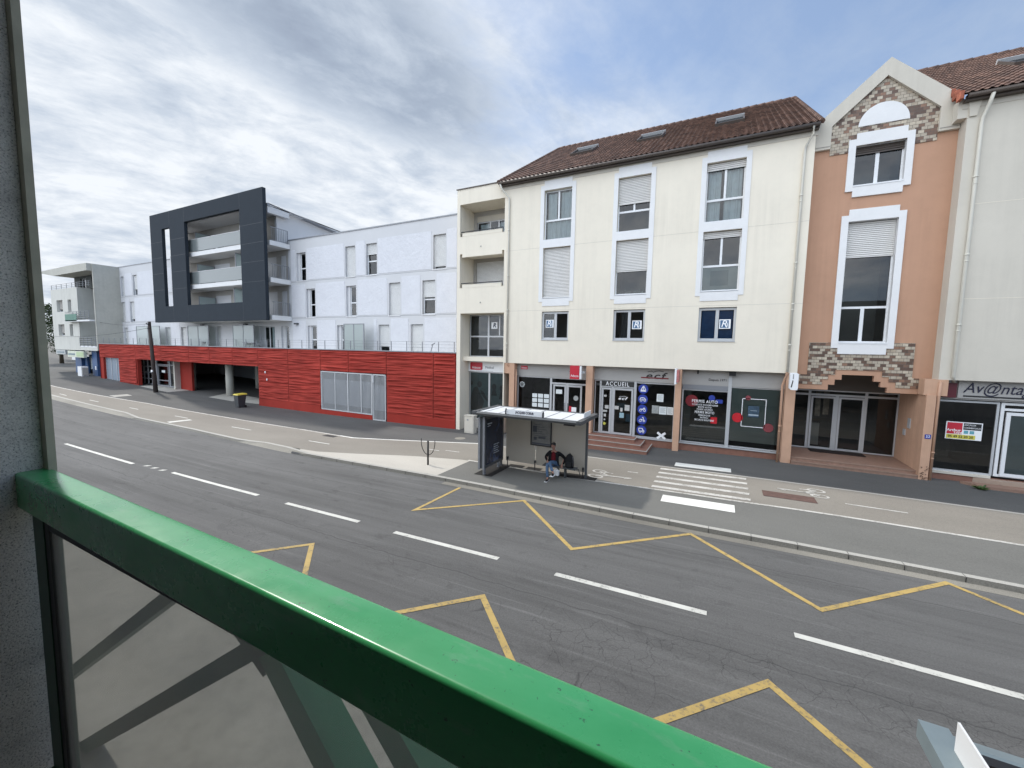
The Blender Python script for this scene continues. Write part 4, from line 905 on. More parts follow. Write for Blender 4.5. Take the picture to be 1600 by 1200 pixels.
text('LOCAUX', 8.52, y_-.006, 2.28, .085, whites, fsn); text('COMMERCIAUX', 8.60, y_-.006, 2.17, .075, whites, fsn, xs=.85)
text('05 49 52 20 20', 8.30, y_-.006, 1.822, .125, MATS['black_lettering'], fsn, bold=.02, xs=.9)
# ---------------------------------------------------------------- white residence with red podium
rs = thing('residence', 'long white residence on a red ribbed podium with a dark floating frame round its balconies', 'building', (-40, 26, 0))
YW = 23.2
WA = [(-32.29, -31.13), (-26.5, -25.42), (-24.27, -23.18), (-17.98, -16.9), (-64.38, -63.6), (-61.39, -60.39)]
WB = [(-31.16, -30.07), (-26.46, -25.37), (-22.03, -20.92), (-18.91, -17.79), (-64.64, -63.66), (-62.45, -61.4)]
WC = [(-31.09, -29.98), (-27.55, -26.4), (-23.08, -22.0), (-19.97, -18.86), (-64.3, -63.3), (-54.57, -53.49), (-51.32, -50.3), (-44.7, -43.9)]
holes = [(a, b, 10.15, 12.48) for a, b in WA]+[(a, b, 7.1, 9.46) for a, b in WB]+[(a, b, 4.3, 6.42) for a, b in WC]
holes += [(-37.73, -35.5, 4.3, 6.4), (-34.6, -33.5, 4.3, 6.4)]
MB().wall(-66.5, -14.37, 4.3, 13.58, YW, holes, .26).face([(-14.4, YW, 13.58), (-66.5, YW, 13.58), (-66.5, 34, 13.58), (-14.4, 34, 13.58)]).face([(-66.5, YW, 0), (-66.5, YW, 13.58), (-66.5, 34, 13.58), (-66.5, 34, 0)]).face([(-66.5, 34, 0), (-14.4, 34, 0), (-14.4, 34, 13.58), (-66.5, 34, 13.58)]).build('wall', whitew, rs)
for a, b in ((-66.5, -50.3), (-33.3, -14.39)): MB().box(a, b, YW-.05, YW+.2, 13.58, 13.66).build('coping', midm, rs)
rp_ = MB()
for z0, z1, segs in ((10.2, 12.75, [(-33.0, -32.45), (-31.0, -26.62), (-25.3, -24.38), (-23.05, -18.12), (-16.8, -16.0), (-60.2, -50.8), (-63.4, -61.6)]),
                     (7.16, 9.85, [(-33.0, -31.3), (-29.95, -26.6), (-25.2, -22.2), (-20.8, -19.1), (-17.65, -16.0), (-61.2, -50.8), (-63.5, -62.6)]),
                     (4.4, 6.85, [(-33.0, -31.3), (-29.85, -27.7), (-23.55, -23.25), (-21.85, -20.15), (-18.7, -16.0), (-63.1, -59.2), (-53.3, -51.5)])):
    for a, b in segs:
        n = max(1, int((b-a)/.5))
        MB().box(a, b, YW-.02, YW+.01, z0, z1).build('textured_panel', whitep, rs)
MB().box(-66, -50.8, YW-.006, YW+.01, 10.09, 10.115).box(-33, -16, YW-.006, YW+.01, 10.09, 10.115).box(-66, -50.8, YW-.006, YW+.01, 7.05, 7.075).box(-33, -16, YW-.006, YW+.01, 7.05, 7.075).build('render_joint', midm, rs)
def rwin(a, b, z0, z1, sh=None, split=.55, **k):
    tz = z0+(z1-z0)*.45
    w_ = window(rs, a+(.30 if sh is None else 0), b, z0+.02, z1-.02, YW+.2, fmat=pvc, hb=[tz], sh=sh, shm=shutw, shy=-.06, fw_=.07, rm=(sh is None or sh > z0+.1), **k)
    if sh is None: MB().box(a, a+.30, YW+.14, YW+.26, z0, z1).build('reveal_panel', whitew, w_)
    MB().box(a-.02, b+.02, YW-.05, YW+.2, z0-.05, z0).build('sill', whitetrim, w_)
    return w_
for (a, b), sh in zip(WA, (None, 10.2, 11.72, 10.4, 10.2, 10.9)): rwin(a, b, 10.15, 12.48, sh)
for (a, b), sh in zip(WB, (None, None, 7.15, 8.35, 7.2, 7.5)): rwin(a, b, 7.1, 9.46, sh)
for (a, b), sh in zip(WC, (None, None, 4.85, 4.35, 4.4, 4.4, 4.4, 4.4)): rwin(a, b, 4.3, 6.42, sh)
window(rs, -37.2, -35.6, 4.32, 6.38, YW+.2, fmat=pvc, vb=[(-36.5, 4, 7)], cur=(-36.4, -35.7, 4.35, 6.3)); MB().box(-37.72, -37.2, YW+.15, YW+.26, 4.3, 6.4).build('door_reveal', whitew, rs)
window(rs, -34.2, -33.55, 4.32, 6.38, YW+.2, fmat=pvc); MB().box(-34.6, -34.2, YW+.15, YW+.26, 4.3, 6.4).build('door_reveal', whitew, rs)
for x, z in ((-32.35, 6.58), (-46.9, 6.6), (-39.6, 6.6)): MB().box(x-.18, x+.18, YW-.25, YW, z-.06, z+.06).build('wall_lamp', darkm, rs)
def screen(x0, x1, y, z0, z1, parent, nb=2):
    f = MB(); w_ = (x1-x0)/nb
    for i in range(nb+1): f.box(x0+i*w_-.035, x0+i*w_+.035, y-.03, y+.03, z0, z1)
    f.box(x0, x1, y-.025, y+.025, z1-.06, z1)
    o = f.build('privacy_screen', midm, parent)
    MB().box(x0+.04, x1-.04, y-.008, y+.008, z0+.05, z1-.06).build('pane', frost, o); return o
screen(-25.6, -23.55, 22.2, 4.35, 6.46, rs); screen(-59.05, -53.9, 22.4, 4.4, 6.55, rs, 2)
screen(-48.2, -44.5, 22.4, 4.4, 6.5, rs); screen(-40.4, -37.25, 22.4, 4.4, 6.5, rs)
# podium with horizontally ribbed panels (real relief)
redm, t, b, cc = custom('red_ribbed_concrete'); b.inputs['Roughness'].default_value = .9; b.inputs['Specular IOR Level'].default_value = .2
n1 = noise(t, mapping(t, cc, (.4, 1, 9)), 1.4, 4, .6)
rc = ramp(t, n1, [(.32, (.20, .024, .018)), (.48, (.31, .037, .027)), (.66, (.38, .053, .038))])
t.links.new(mixc(t, 1., rc, ramp(t, noise(t, cc, .5, 4, .6), [(.3, .8), (.7, 1.1)]), 'MULTIPLY'), b.inputs['Base Color'])
def ribbed(mb, x0, x1, z0, z1, y):
    nx = max(2, int((x1-x0)/.22)); nz = max(2, int((z1-z0)/.045)); vs = []; fs = []
    for j in range(nz+1):
        z = z0+(z1-z0)*j/nz
        for i in range(nx+1):
            x = x0+(x1-x0)*i/nx
            v = mnoise.noise(Vector((x*.32, 3.1, z*7)))*.55+mnoise.noise(Vector((x*.8, 7.7, z*12)))*.4
            d = -.075*max(-.6, min(.9, v*2.2)) if 0 < i < nx and 0 < j < nz else 0
            vs.append((x, y+d, z))
    for j in range(nz):
        for i in range(nx):
            a = j*(nx+1)+i; fs.append((a, a+1, a+nx+2, a+nx+1))
    mb.raw(vs, fs, 0)
gz_ = lambda x: gh(x)+.12
pod = MB()
gaps = []
def cell(x0, x1, z0, z1): ribbed(pod, x0+.022, x1-.022, z0+.012, z1, YF)
js = [-64.3, -59.6, -55.6, -50.2, -44.99, -41.5, -37.9, -34.28, -30.41, -26.64, -23.7, -20.08, -16.13, -14.42]
op = 2.93
for a, b in zip(js, js[1:]):
    if b <= -34.2 and a >= -55.7 or (a, b) == (-64.3, -59.6) or a in (-26.64, -23.7): cell(a, b, op+.0, 4.47)
    else: cell(a, b, .25 if a > -40 else gz_(a)-.0, op); cell(a, b, op, 4.47)
pod.build('podium_wall', redm, rs)
bk = MB()
# backing wall with the openings
bk.wall(-64.35, -14.4, -1, 4.46, YF+.06, [(-63.6, -59.5, -1, 2.93, .3), (-55.45, -34.3, -1, 2.93, .35), (-26.64, -20.08, -1, 2.91, .3)], .3)
bk.face([(-64.35, YF, -1), (-64.35, YF, 4.46), (-64.35, YW, 4.46), (-64.35, YW, -1)][::-1])
for x0, x1 in ((-34.28, -26.7), (-20.05, -14.42)):
    n = int(x1-x0); xs = [x0+(x1-x0)*i/n for i in range(n+1)]
    for p, q in zip(xs, xs[1:]): bk.raw([(p, YF-.012, gz_(p)-.3), (q, YF-.012, gz_(q)-.3), (q, YF-.012, .25), (p, YF-.012, .25), (p, YF+.05, .26), (q, YF+.05, .26)], [(0, 1, 2, 3), (3, 2, 5, 4)])
bk.box(-26.7, -21.4, YF-.01, YF+.3, -1, -.02)
bk.build('podium_plinth', redsm, rs)
jb = MB()
for x in js[2:-1]: jb.box(x-.03, x+.03, YF+.03, YF+.058, 2.95 if -55.7 < x < -34.3 or x == -23.7 else .26, 4.46)
jb.build('joint', M('joint_shadow_gap', (.05, .012, .01), .9), rs)
MB().box(-64.45, -14.4, YF-.05, YF+.25, 4.47, 4.53).build('podium_coping', midm, rs)
MB().face([(-64.4, YF+.2, 4.3), (-14.4, YF+.2, 4.3), (-14.4, YW, 4.3), (-64.4, YW, 4.3)]).build('terrace_floor', concrete, rs)
tr_ = MB()
for x in [-14.7, -15.9, -17.2, -18.5, -19.85, -21.1, -22.4, -23.7, -25.0, -26.4, -27.7, -29.0]+[-29.0-1.45*i for i in range(1, 25)]:
    tr_.box(x-.02, x+.02, 21.08, 21.12, 4.5, 5.17)
tr_.tube([(-64, 21.1, 5.16), (-14.5, 21.1, 5.16)], .008, 5).tube([(-64, 21.1, 4.98), (-14.5, 21.1, 4.98)], .005, 4).tube([(-64, 21.1, 4.78), (-14.5, 21.1, 4.78)], .005, 4)
tr_.build('terrace_railing', midm, rs)
tf = MB()   # folded terrace furniture seen above the podium
for x in (-38.5, -37.8, -37.2, -36.6): tf.tube([(x, 22.2, 4.32), (x+.3, 22.3, 4.95)], .02, 5).tube([(x+.3, 22.2, 4.32), (x, 22.3, 4.95)], .02, 5)
tf.box(-38.4, -36.6, 22.0, 22.6, 4.88, 4.93); tf.box(-45.9, -45.0, 22.1, 22.6, 4.85, 4.9); tf.tube([(-45.8, 22.3, 4.3), (-45.2, 22.3, 4.9)], .02, 5)
tf.tube([(-17.5, 22.3, 4.3), (-17.3, 22.3, 5.0)], .03, 5).tube([(-17.35, 22.25, 4.95), (-17.05, 22.25, 5.1)], .03, 5)
tf.build('terrace_furniture', midm, rs)
# metal mesh gate
def louvre(x0, x1, z0, z1, y, parent, name, mat, step=.11, panels=()):
    g_ = MB(); g_.box(x0, x1, y-.03, y+.05, z1-.07, z1); g_.box(x0, x1, y-.03, y+.05, z0, z0+.07)
    for x in (x0, x1-.07)+tuple(panels): g_.box(x, x+.07, y-.035, y+.05, z0, z1)
    x = x0+.1
    while x < x1-.08: g_.box(x, x+.035, y-.01, y+.03, z0+.07, z1-.07); x += step
    return g_.build(name, mat, parent)
g1 = louvre(-26.6, -21.4, -.0, 2.88, YF+.02, rs, 'gate', alu, panels=(-25.15, -23.8, -22.5)); MB().box(-26.5, -21.45, YF+.1, YF+.13, .45, 2.3).build('backing_sheet', M('blue_grey_sheet', (.17, .19, .22), .5, var=.1), g1)
g2 = louvre(-21.35, -20.15, -.33, 2.88, YF+.02, rs, 'gate', alu); MB().box(-21.3, -20.2, YF+.1, YF+.13, .35, 2.1).build('backing_sheet', MATS['blue_grey_sheet'], g2)
MB().box(-21.28, -21.24, YF-.06, YF-.02, 2.3, 2.75).build('handle', whites, g2)
room(-26.6, -20.1, -.6, 2.9, YF+.36, YF+5, rs)
MB().box(-63.55, -59.52, YF+.3, YF+.34, -.4, 2.9).build('garage_door', M('blue_grey_door', (.19, .23, .28), .5, var=.08), rs)
gd = MB()
for x in (-63.5, -62.2, -60.9, -59.6): gd.box(x-.04, x+.04, YF+.26, YF+.3, -.3, 2.9)
gd.build('garage_door_stile', alu, rs)
# entrance and open car park
YE = 22.2
eg = frame_mesh(-58.3, -54.6, .1, 2.95, YE, .08, .1, vb=[(-57.4, .1, 3, .06), (-56.5, .1, 3, .06), (-55.6, .1, 3, .06)], hb=[.75, 1.45, 2.1]).build('window', whitetrim, rs); pane_(-58.3, -54.6, .1, 2.95, YE+.05, eg, glshop)
ed = frame_mesh(-54.5, -50.4, .05, 2.93, YE, .12, .1, vb=[(-51.8, 0, 3, .12)], hb=[2.4]).build('door', midm, rs); pane_(-54.4, -50.5, .1, 2.85, YE+.05, ed, glshop)
frame_mesh(-54.2, -51.95, .1, 2.32, YE-.03, .1, .06, hb=[.7]).build('door_leaf', midm, ed); MB().box(-53.4, -52.7, YE-.02, YE, 1.55, 1.8).build('notice', paper, ed)
MB().box(-50.35, -50.1, YE-.3, YE+.3, -.3, 2.93).build('column', concrete, rs)
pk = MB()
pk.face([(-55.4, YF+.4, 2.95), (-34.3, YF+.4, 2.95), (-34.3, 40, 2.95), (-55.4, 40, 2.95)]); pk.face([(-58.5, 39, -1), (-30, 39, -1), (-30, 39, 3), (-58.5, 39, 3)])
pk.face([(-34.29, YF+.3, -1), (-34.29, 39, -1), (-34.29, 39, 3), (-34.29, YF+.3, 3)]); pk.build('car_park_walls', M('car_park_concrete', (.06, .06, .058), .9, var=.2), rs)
MB().box(-50.1, -47.9, 22.4, 22.6, -.5, 2.94).build('entrance_side_wall', redsm, rs)
for x, y in ((-48.9, 22.9), (-42.0, 22.8)):
    MB().tube([(x, y, gh(x)), (x, y, 2.95)], .33, 18).build('round_column', concrete, rs)
MB().tube([(-46, 28, -.5), (-46, 28, 2.95)], .3, 12).build('round_column', concrete, rs)
for x, z in ((-33.2, 2.5), (-33.0, 1.9)): MB().ball((x, YF-.09, z), .07, 6, (1, .6, 1.5)).build('wall_light', whites, rs)
# balcony block behind the frame
blk = MB()
XL, XR, ZT = -50.2, -33.6, 15.35
def zr(y): return 16.1-(y-21.4)*.095
blk.face([(XR, 22.4, 13.24), (XR, 34, 13.24), (XR, 34, zr(34)), (XR, 22.4, zr(22.4))]); blk.face([(XL, 34, 13.5), (XL, 23.2, 13.5), (XL, 23.2, zr(23.2)), (XL, 34, zr(34))])
blk.face([(XL, 34, 13.5), (XL, 34, zr(34)), (XR, 34, zr(34)), (XR, 34, 13.5)][::-1])
blk.box(XR-.25, XR-.003, 22.4, 23.19, 13.25, 15.4)
blk.box(-33.5, -33.1, 21.35, 23.2, 15.4, 15.95)
blk.raw([(XL+1.4, 21.35, 15.93), (-33.1, 21.35, 15.93), (-33.1, 34, 15.4), (XL+1.4, 34, 15.4), (XL+1.4, 21.35, zr(21.35)-.02), (-33.1, 21.35, zr(21.35)-.02), (-33.1, 34, zr(34)-.02), (XL+1.4, 34, zr(34)-.02)], [(0, 3, 2, 1), (0, 1, 5, 4), (1, 2, 6, 5), (2, 3, 7, 6), (3, 0, 4, 7)])
blk.build('upper_block', whitew, rs)
MB().face([(XL+1.3, 21.3, zr(21.3)), (-33.03, 21.3, zr(21.3)), (-33.03, 34, zr(34)), (XL+1.3, 34, zr(34))]).box(-33.1, -33.03, 21.3, 21.5, 15.9, 16.1).build('roof', midm, rs)
rr = MB(); rr.tube([(-33.06, 21.4, zr(21.4)+.02), (-33.06, 34, zr(34)+.02)], .05, 4); rr.build('roof_edge', midm, rs)
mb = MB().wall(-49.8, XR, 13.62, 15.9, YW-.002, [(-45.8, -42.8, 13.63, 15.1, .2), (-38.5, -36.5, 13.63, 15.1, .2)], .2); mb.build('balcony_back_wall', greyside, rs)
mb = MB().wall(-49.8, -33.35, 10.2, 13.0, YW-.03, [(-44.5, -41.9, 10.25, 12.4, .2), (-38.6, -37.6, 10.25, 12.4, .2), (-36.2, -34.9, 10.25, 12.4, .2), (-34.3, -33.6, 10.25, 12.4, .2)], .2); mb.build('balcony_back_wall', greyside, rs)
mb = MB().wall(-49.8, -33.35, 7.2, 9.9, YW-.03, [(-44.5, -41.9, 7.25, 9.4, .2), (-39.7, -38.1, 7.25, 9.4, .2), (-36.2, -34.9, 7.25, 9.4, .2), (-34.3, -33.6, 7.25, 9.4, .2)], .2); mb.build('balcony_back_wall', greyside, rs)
for a, b, z0, z1 in ((-45.8, -42.8, 13.63, 15.1), (-38.5, -36.5, 13.63, 15.1), (-44.5, -41.9, 10.25, 12.4), (-38.6, -37.6, 10.25, 12.4), (-36.2, -34.9, 10.25, 12.4), (-34.3, -33.6, 10.25, 12.4), (-44.5, -41.9, 7.25, 9.4), (-39.7, -38.1, 7.25, 9.4), (-36.2, -34.9, 7.25, 9.4), (-34.3, -33.6, 7.25, 9.4)):
    window(rs, a+.03, b-.03, z0, z1-.02, YW+.1, fmat=pvc, vb=[((a+b)/2, z0, z1)] if b-a > 1 else [], rd=.9)
for z in (12.86, 9.88, 6.82):
    MB().box(-48.7, -33.05, 21.42, 23.165, z, z+.38).build('balcony_slab', whitetrim, rs)
for z0 in (13.25, 10.27):
    ggd = MB().box(-45.3, -35.9, 21.425, 21.445, z0+.05, z0+1.13).build('glass_guard', frostg, rs); MB().box(-45.3, -35.9, 21.41, 21.46, z0+1.13, z0+1.17).build('handrail', alu, ggd)
for z0, h_ in ((13.25, 1.05), (10.27, 1.08), (7.21, 1.08)):
    r_ = MB()
    y = 21.6
    while y < 23.0: r_.box(-33.12, -33.095, y, y+.022, z0+.08, z0+h_); y += .15
    r_.box(-33.13, -33.08, 21.5, 23.02, z0+h_, z0+h_+.04).box(-33.12, -33.09, 21.5, 23.02, z0+.05, z0+.08).box(-33.13, -33.08, 22.98, 23.03, z0-.2, z0+h_)
    r_.build('balcony_railing', midm, rs)
    r_ = MB().box(-48.6, -48.57, 21.5, 23.02, z0+h_, z0+h_+.04); y = 21.6
    while y < 23.0: r_.box(-48.6, -48.575, y, y+.022, z0+.0, z0+h_); y += .15
    r_.build('balcony_railing', midm, rs)
def yscreen(x, y0, y1, z0, z1):
    f = MB().box(x-.03, x+.03, y0, y0+.06, z0, z1).box(x-.03, x+.03, y1-.06, y1, z0, z1).box(x-.03, x+.03, y0, y1, z1-.05, z1).build('privacy_screen', midm, rs)
    MB().box(x-.008, x+.008, y0+.06, y1-.06, z0+.1, z1-.05).build('pane', frost, f)
for x, z0, z1 in ((-44.4, 13.25, 15.1), (-37.4, 13.25, 15.0), (-44.3, 10.27, 12.2), (-38.2, 10.27, 12.7), (-44.3, 7.2, 9.2), (-38.6, 7.2, 9.7)): yscreen(x, 21.6, 23.1, z0, z1)
for x, z0, z1 in ((-39.4, 10.3, 12.6), (-39.8, 7.2, 9.6)):
    MB().box(x, x+2.6, 22.3, 22.33, z0, z1).build('storage_screen', whitetrim, rs)
# the dark frame
fr = MB()
X0f, X1f, Z0f, Z1f = -51.05, -33.0, 6.76, 17.2
y0, y1 = 20.9, 21.18
hs = [(-48.85, -47.4, 8.3, 15.7), (-44.75, -36.15, 8.3, 15.9)]
fr.wall(X0f, X1f, Z0f, Z1f, y0, hs, .28)
fr.face([(X0f, y0, Z1f), (X1f, y0, Z1f), (X1f, y1, Z1f), (X0f, y1, Z1f)]); fr.face([(X0f, y1, Z0f), (X1f, y1, Z0f), (X1f, y0, Z0f), (X0f, y0, Z0f)])
fr.face([(X1f, y0, Z0f), (X1f, y1, Z0f), (X1f, y1, Z1f), (X1f, y0, Z1f)]); fr.face([(X0f, y1, Z0f), (X0f, y0, Z0f), (X0f, y0, Z1f), (X0f, y1, Z1f)])
bkf = MB().wall(X0f, X1f, Z0f, Z1f, y1, hs, .0); fr.raw(bkf.v, [f[::-1] for f in bkf.f[:-8]], 0)
fo = fr.build('dark_frame', anth, rs)
jn = MB()
for z in (9.9, 11.5, 13.0, 14.5): jn.box(X0f+.05, -48.9, y0-.003, y0+.01, z, z+.02).box(-47.35, -44.8, y0-.003, y0+.01, z, z+.02).box(-36.1, X1f-.05, y0-.003, y0+.01, z, z+.02)
for x in (-47.38, -44.77, -36.12): jn.box(x, x+.02, y0-.004, y0+.01, 15.95, Z1f-.05).box(x, x+.02, y0-.004, y0+.01, Z0f+.05, 8.28)
jn.build('cladding_joint', M('joint_dark', (.03, .036, .045), .5), fo)

# ---------------------------------------------------------------- small building at the far left
lb = thing('apartment_building', 'small white three storey building with a winged roof and blue shop at the far left', 'building', (-71, 24, 0))
hl = [(-75.85, -73.95, 8.37, 9.82), (-72.35, -71.35, 8.3, 9.8), (-75.8, -73.9, 5.37, 6.8), (-72.3, -71.3, 5.35, 6.78)]
w = MB().wall(-77.5, -69.4, 3.62, 11.2, YF, hl, .4); w.face([(-69.4, YF, 3.62), (-69.4, 22.6, 3.62), (-69.4, 22.6, 11.2), (-69.4, YF, 11.2)]); w.face([(-77.5, 34, 3.62), (-77.5, YF, 3.62), (-77.5, YF, 11.2), (-77.5, 34, 11.2)])
w.face([(-77.5, YF, 3.62), (-77.5, 34, 3.62), (-64.8, 34, 3.62), (-64.8, YF, 3.62)]); w.face([(-77.5, YF, 11.2), (-69.4, YF, 11.2), (-69.4, 22.6, 11.2), (-64.8, 22.6, 11.2), (-64.8, 34, 11.2), (-77.5, 34, 11.2)])
w.box(-69.4, -64.8, YF, 22.6, 3.63, 4.0)
w.build('wall', M('offwhite_render', (.60, .59, .54), .85, var=.06, streak=.1), lb)
for a, b, z0, z1 in hl: window(lb, a+.02, b-.02, z0+.02, z1-.02, YF+.3, sh=z0+(z1-z0)*(.25 if b-a > 1.5 else .05), shm=greyside, rd=1)
dg = M('dark_grey_render', (.09, .095, .09), .85)
w = MB().wall(-69.4, -64.8, 4.0, 11.2, 22.6, [(-67.4, -65.9, 4.3, 6.6, .2), (-67.4, -65.9, 7.6, 10.1, .2)], .2); w.wall(-73.7, -64.8, 11.2, 12.8, 22.0, [(-72.0, -70.3, 11.3, 12.5, .2), (-68.7, -68.0, 11.3, 12.6, .2)], .2)
w.face([(-73.7, 34, 11.2), (-73.7, 22, 11.2), (-73.7, 22, 12.8), (-73.7, 34, 12.8)]); w.build('recess_wall', dg, lb)
for a, b, z0, z1, y in ((-67.4, -65.9, 4.3, 6.6, 22.8), (-67.4, -65.9, 7.6, 10.1, 22.8), (-72, -70.3, 11.3, 12.5, 22.2), (-68.7, -68, 11.3, 12.6, 22.2)): window(lb, a, b, z0, z1, y, fmat=whitetrim, rd=1)
MB().box(-64.8, -64.6, 20.84, 26, 3.7, 13.6).box(-64.8, -64.6, 22.5, 23.5, -.2, 3.7).build('side_wall', concrete, lb)
MB().prism([(-78.6, 13.55), (-78.2, 13.25), (-74.5, 12.75), (-64.81, 12.8), (-64.81, 13.62), (-70, 13.66)], 20.4, 30).build('roof', concrete, lb)
for z0, x0 in ((7.15, -71.7), (4.1, -69.5)):
    MB().box(x0 if z0 > 5 else -69.39, -64.81, YF-.5 if z0 > 5 else YF-.02, YF-.001 if z0 > 5 else YF+.2, z0-.1, z0+.08).build('balcony_slab', whitetrim, lb)
    r_ = MB(); yy = YF-.48 if z0 > 5 else YF-.05
    for k in range(4): r_.tube([(x0 if z0 < 5 else -68.4, yy, z0+.35+k*.24), (-64.85, yy, z0+.35+k*.24)], .025, 5)
    if z0 > 5: r_.tube([(-71.75, yy, z0+1.07), (-68, yy, z0+1.07)], .025, 5).tube([(-71.75, yy, z0+1.07), (-71.75, YF, z0+1.07)], .025, 5).tube([(-71.75, yy, z0+.9), (-68, yy, z0+.9)], .02, 5)
    for k in range(5): r_.box(-69.4+k*1.1, -69.36+k*1.1, yy-.02, yy+.02, z0, z0+1.07)
    r_.build('balcony_railing', midm, lb)
MB().box(-71.75, -68.4, YF-.5, YF-.46, 7.1, 7.95).box(-71.75, -71.7, YF-.45, YF-.01, 7.1, 7.95).build('green_guard', M('green_panel', (.05, .17, .12), .5), lb)
r_ = MB()
for k in range(3): r_.tube([(-77.5, YF+.1, 11.35+k*.22), (-66, YF+.1, 11.35+k*.22)], .022, 5)
for x in np.arange(-77.5, -66, 1.6): r_.box(x-.02, x+.02, YF+.08, YF+.12, 11.2, 11.82)
r_.build('roof_railing', midm, lb)
bp_ = M('blue_shop_panel', (.035, .085, .20), .5, var=.1)
for q_ in ((-73.8, -72.0, 21.6, 22.0, .2, 3.6), (-68.2, -66.8, 21.4, 21.7, .2, 3.6), (-71.9, -71.2, 21.9, 22.1, .3, 2.8)): MB().box(*q_).build('shop_panel', bp_, lb)
lw = window(lb, -71.9, -68.3, .4, 3.0, 22.3, fmat=bp_, vb=[(-70.1, .3, 3, .3)], gm=glshop)
MB().box(-71.7, -71.0, 22.25, 22.28, 1.2, 2.8).build('poster', paper, lw)
MB().box(-66.8, -64.85, 22.3, 22.6, -.1, 3.6).box(-77.3, -77.0, 30, 33, 0, 3.6).build('ground_wall', greyside, lb)
MB().box(-66.3, -65.5, 22.2, 22.29, 1.9, 2.5).build('grille', blackm, lb)
MB().box(-67.15, -66.95, 21.3, 21.39, 1.3, 1.75).build('downpipe_guard', whites, lb)
sg_ = thing('shop_sign', 'white and pale green illuminated shop sign above the blue doorway at the far left', 'sign', (-70.6, 21, 3))
MB().box(-73.1, -68.3, 20.75, 21.0, 2.75, 3.5).build('panel', M('pale_sign', (.60, .62, .50), .5, var=.1, scale=2), sg_)
MB().box(-72.9, -70.9, 20.72, 20.749, 3.0, 3.2).build('letter_band', M('sign_letters', (.18, .25, .28), .5, var=.5, scale=8), sg_); MB().box(-70.4, -68.4, 20.72, 20.749, 2.85, 3.4).build('green_field', M('sign_green', (.42, .52, .30), .5), sg_)
sg_ = thing('shop_sign', 'pale grey sign hanging under the left end of the far white building', 'sign', (-75.5, 21, 3))
MB().box(-77.0, -74.0, 20.8, 21.0, 3.0, 3.58).build('panel', M('grey_sign', (.42, .43, .42), .5), sg_); MB().box(-76.6, -74.4, 20.78, 20.799, 3.2, 3.35).build('letter_band', MATS['sign_letters'], sg_)
wb = thing('meter_box', 'white box standing on the pavement by the blue shop', 'box', (-67.9, 20.5, gh(-67.9)+.12))
zb = gh(-67.9)+.12
MB().box(-68.6, -67.5, 20.2, 20.8, zb, zb+1.15).build('cabinet', whitetrim, wb); MB().box(-67.499, -67.4, 20.25, 20.75, zb+.1, zb+1.0).build('door', greyside, wb)
# ---------------------------------------------------------------- bus shelters
shl = M('shelter_grey', (.075, .08, .085), .45, var=.1); rfw = M('shelter_roof_white', (.62, .63, .64), .6, var=.08, scale=3, dirt=.08)
smoky = glass('shelter_frosted_glass', (.6, .6, .57), .8, .03, .85, (.74, .71, .65), .15)
def shelter_roof(p, x0, x1, y0, y1, z, top, edge, inset=.16):
    r_ = MB()
    r_.prism([(y0, z-.05), (y0+.05, z-.13), (y0+inset+.3, z-.13), (y0+inset, z)], x0, x1, 0, 'x')
    r_.prism([(y1, z-.05), (y1-inset, z), (y1-inset-.3, z-.13), (y1-.05, z-.13)][::1], x0, x1, 0, 'x')
    r_.box(x0-.02, x0+inset, y0+.02, y1-.02, z-.12, z+.003); r_.box(x1-inset, x1+.02, y0+.02, y1-.02, z-.12, z+.003)
    o = r_.build('roof_frame', edge, p)
    MB().box(x0+inset+.001, x1-inset-.001, y0+inset-.04, y1-inset+.04, z-.07, z-.025).build('roof_panel', top, p)
    rb_ = MB(); x = x0+inset+.25
    while x < x1-inset-.1: rb_.box(x-.012, x+.012, y0+inset, y1-inset, z-.025, z-.012); x += .62
    rb_.build('roof_rib', M('rib_grey', (.35, .36, .37), .6), p)
def ring_(mb, x, y, z, ry, rz, th=.014, ax='x'):
    pts = [(x, y+ry*math.cos(a*math.pi/8), z+rz*math.sin(a*math.pi/8)) for a in range(17)]
    mb.tube(pts, th, 5, cap=False)
gs = gh(-6)+.12
bs = thing('bus_shelter', 'glazed bus shelter with flat white roof and dark frame across the street', 'bus shelter', (-6.1, 14.3, gs))
shelter_roof(bs, -8.25, -3.98, 13.0, 15.12, 2.44, rfw, shl)
MB().box(-4.29, -4.21, 14.72, 14.80, gh(-4.2)+.12, 2.32).build('post', shl, bs); MB().box(-8.02, -7.94, 14.9, 14.98, gh(-8)+.12, 2.32).build('post', shl, bs)
gp_ = MB()
for a, b in ((-7.78, -6.44), (-6.41, -4.32)): gp_.box(a, b, 14.985, 14.997, gs+.20, 2.30)
gp_.build('glass_panel', smoky, bs)
for x in (-7.68, -6.43, -4.42):
    MB().box(x-.015, x+.015, 14.93, 14.96, gh(x)+.12, gs+.34).box(x-.03, x+.03, 14.92, 15.01, gs+.28, gs+.38).build('glass_clamp', darkm, bs)
tt = MB().box(-6.64, -6.60, 14.92, 14.975, .95, 2.0).box(-5.78, -5.74, 14.92, 14.975, .95, 2.0).box(-6.60, -5.78, 14.92, 14.975, .95, .99).box(-6.60, -5.78, 14.92, 14.975, 1.96, 2.0).build('timetable_frame', darkm, bs)
MB().box(-6.60, -5.78, 14.95, 14.97, .99, 1.96).build('timetable', M('timetable_paper', (.30, .30, .29), .5, var=.25, scale=7), tt)
q = MB()
for i in range(7): q.box(-6.52+(i % 2)*.05, -6.15+(i % 3)*.1, 14.944, 14.949, 1.8-i*.09, 1.815-i*.09)
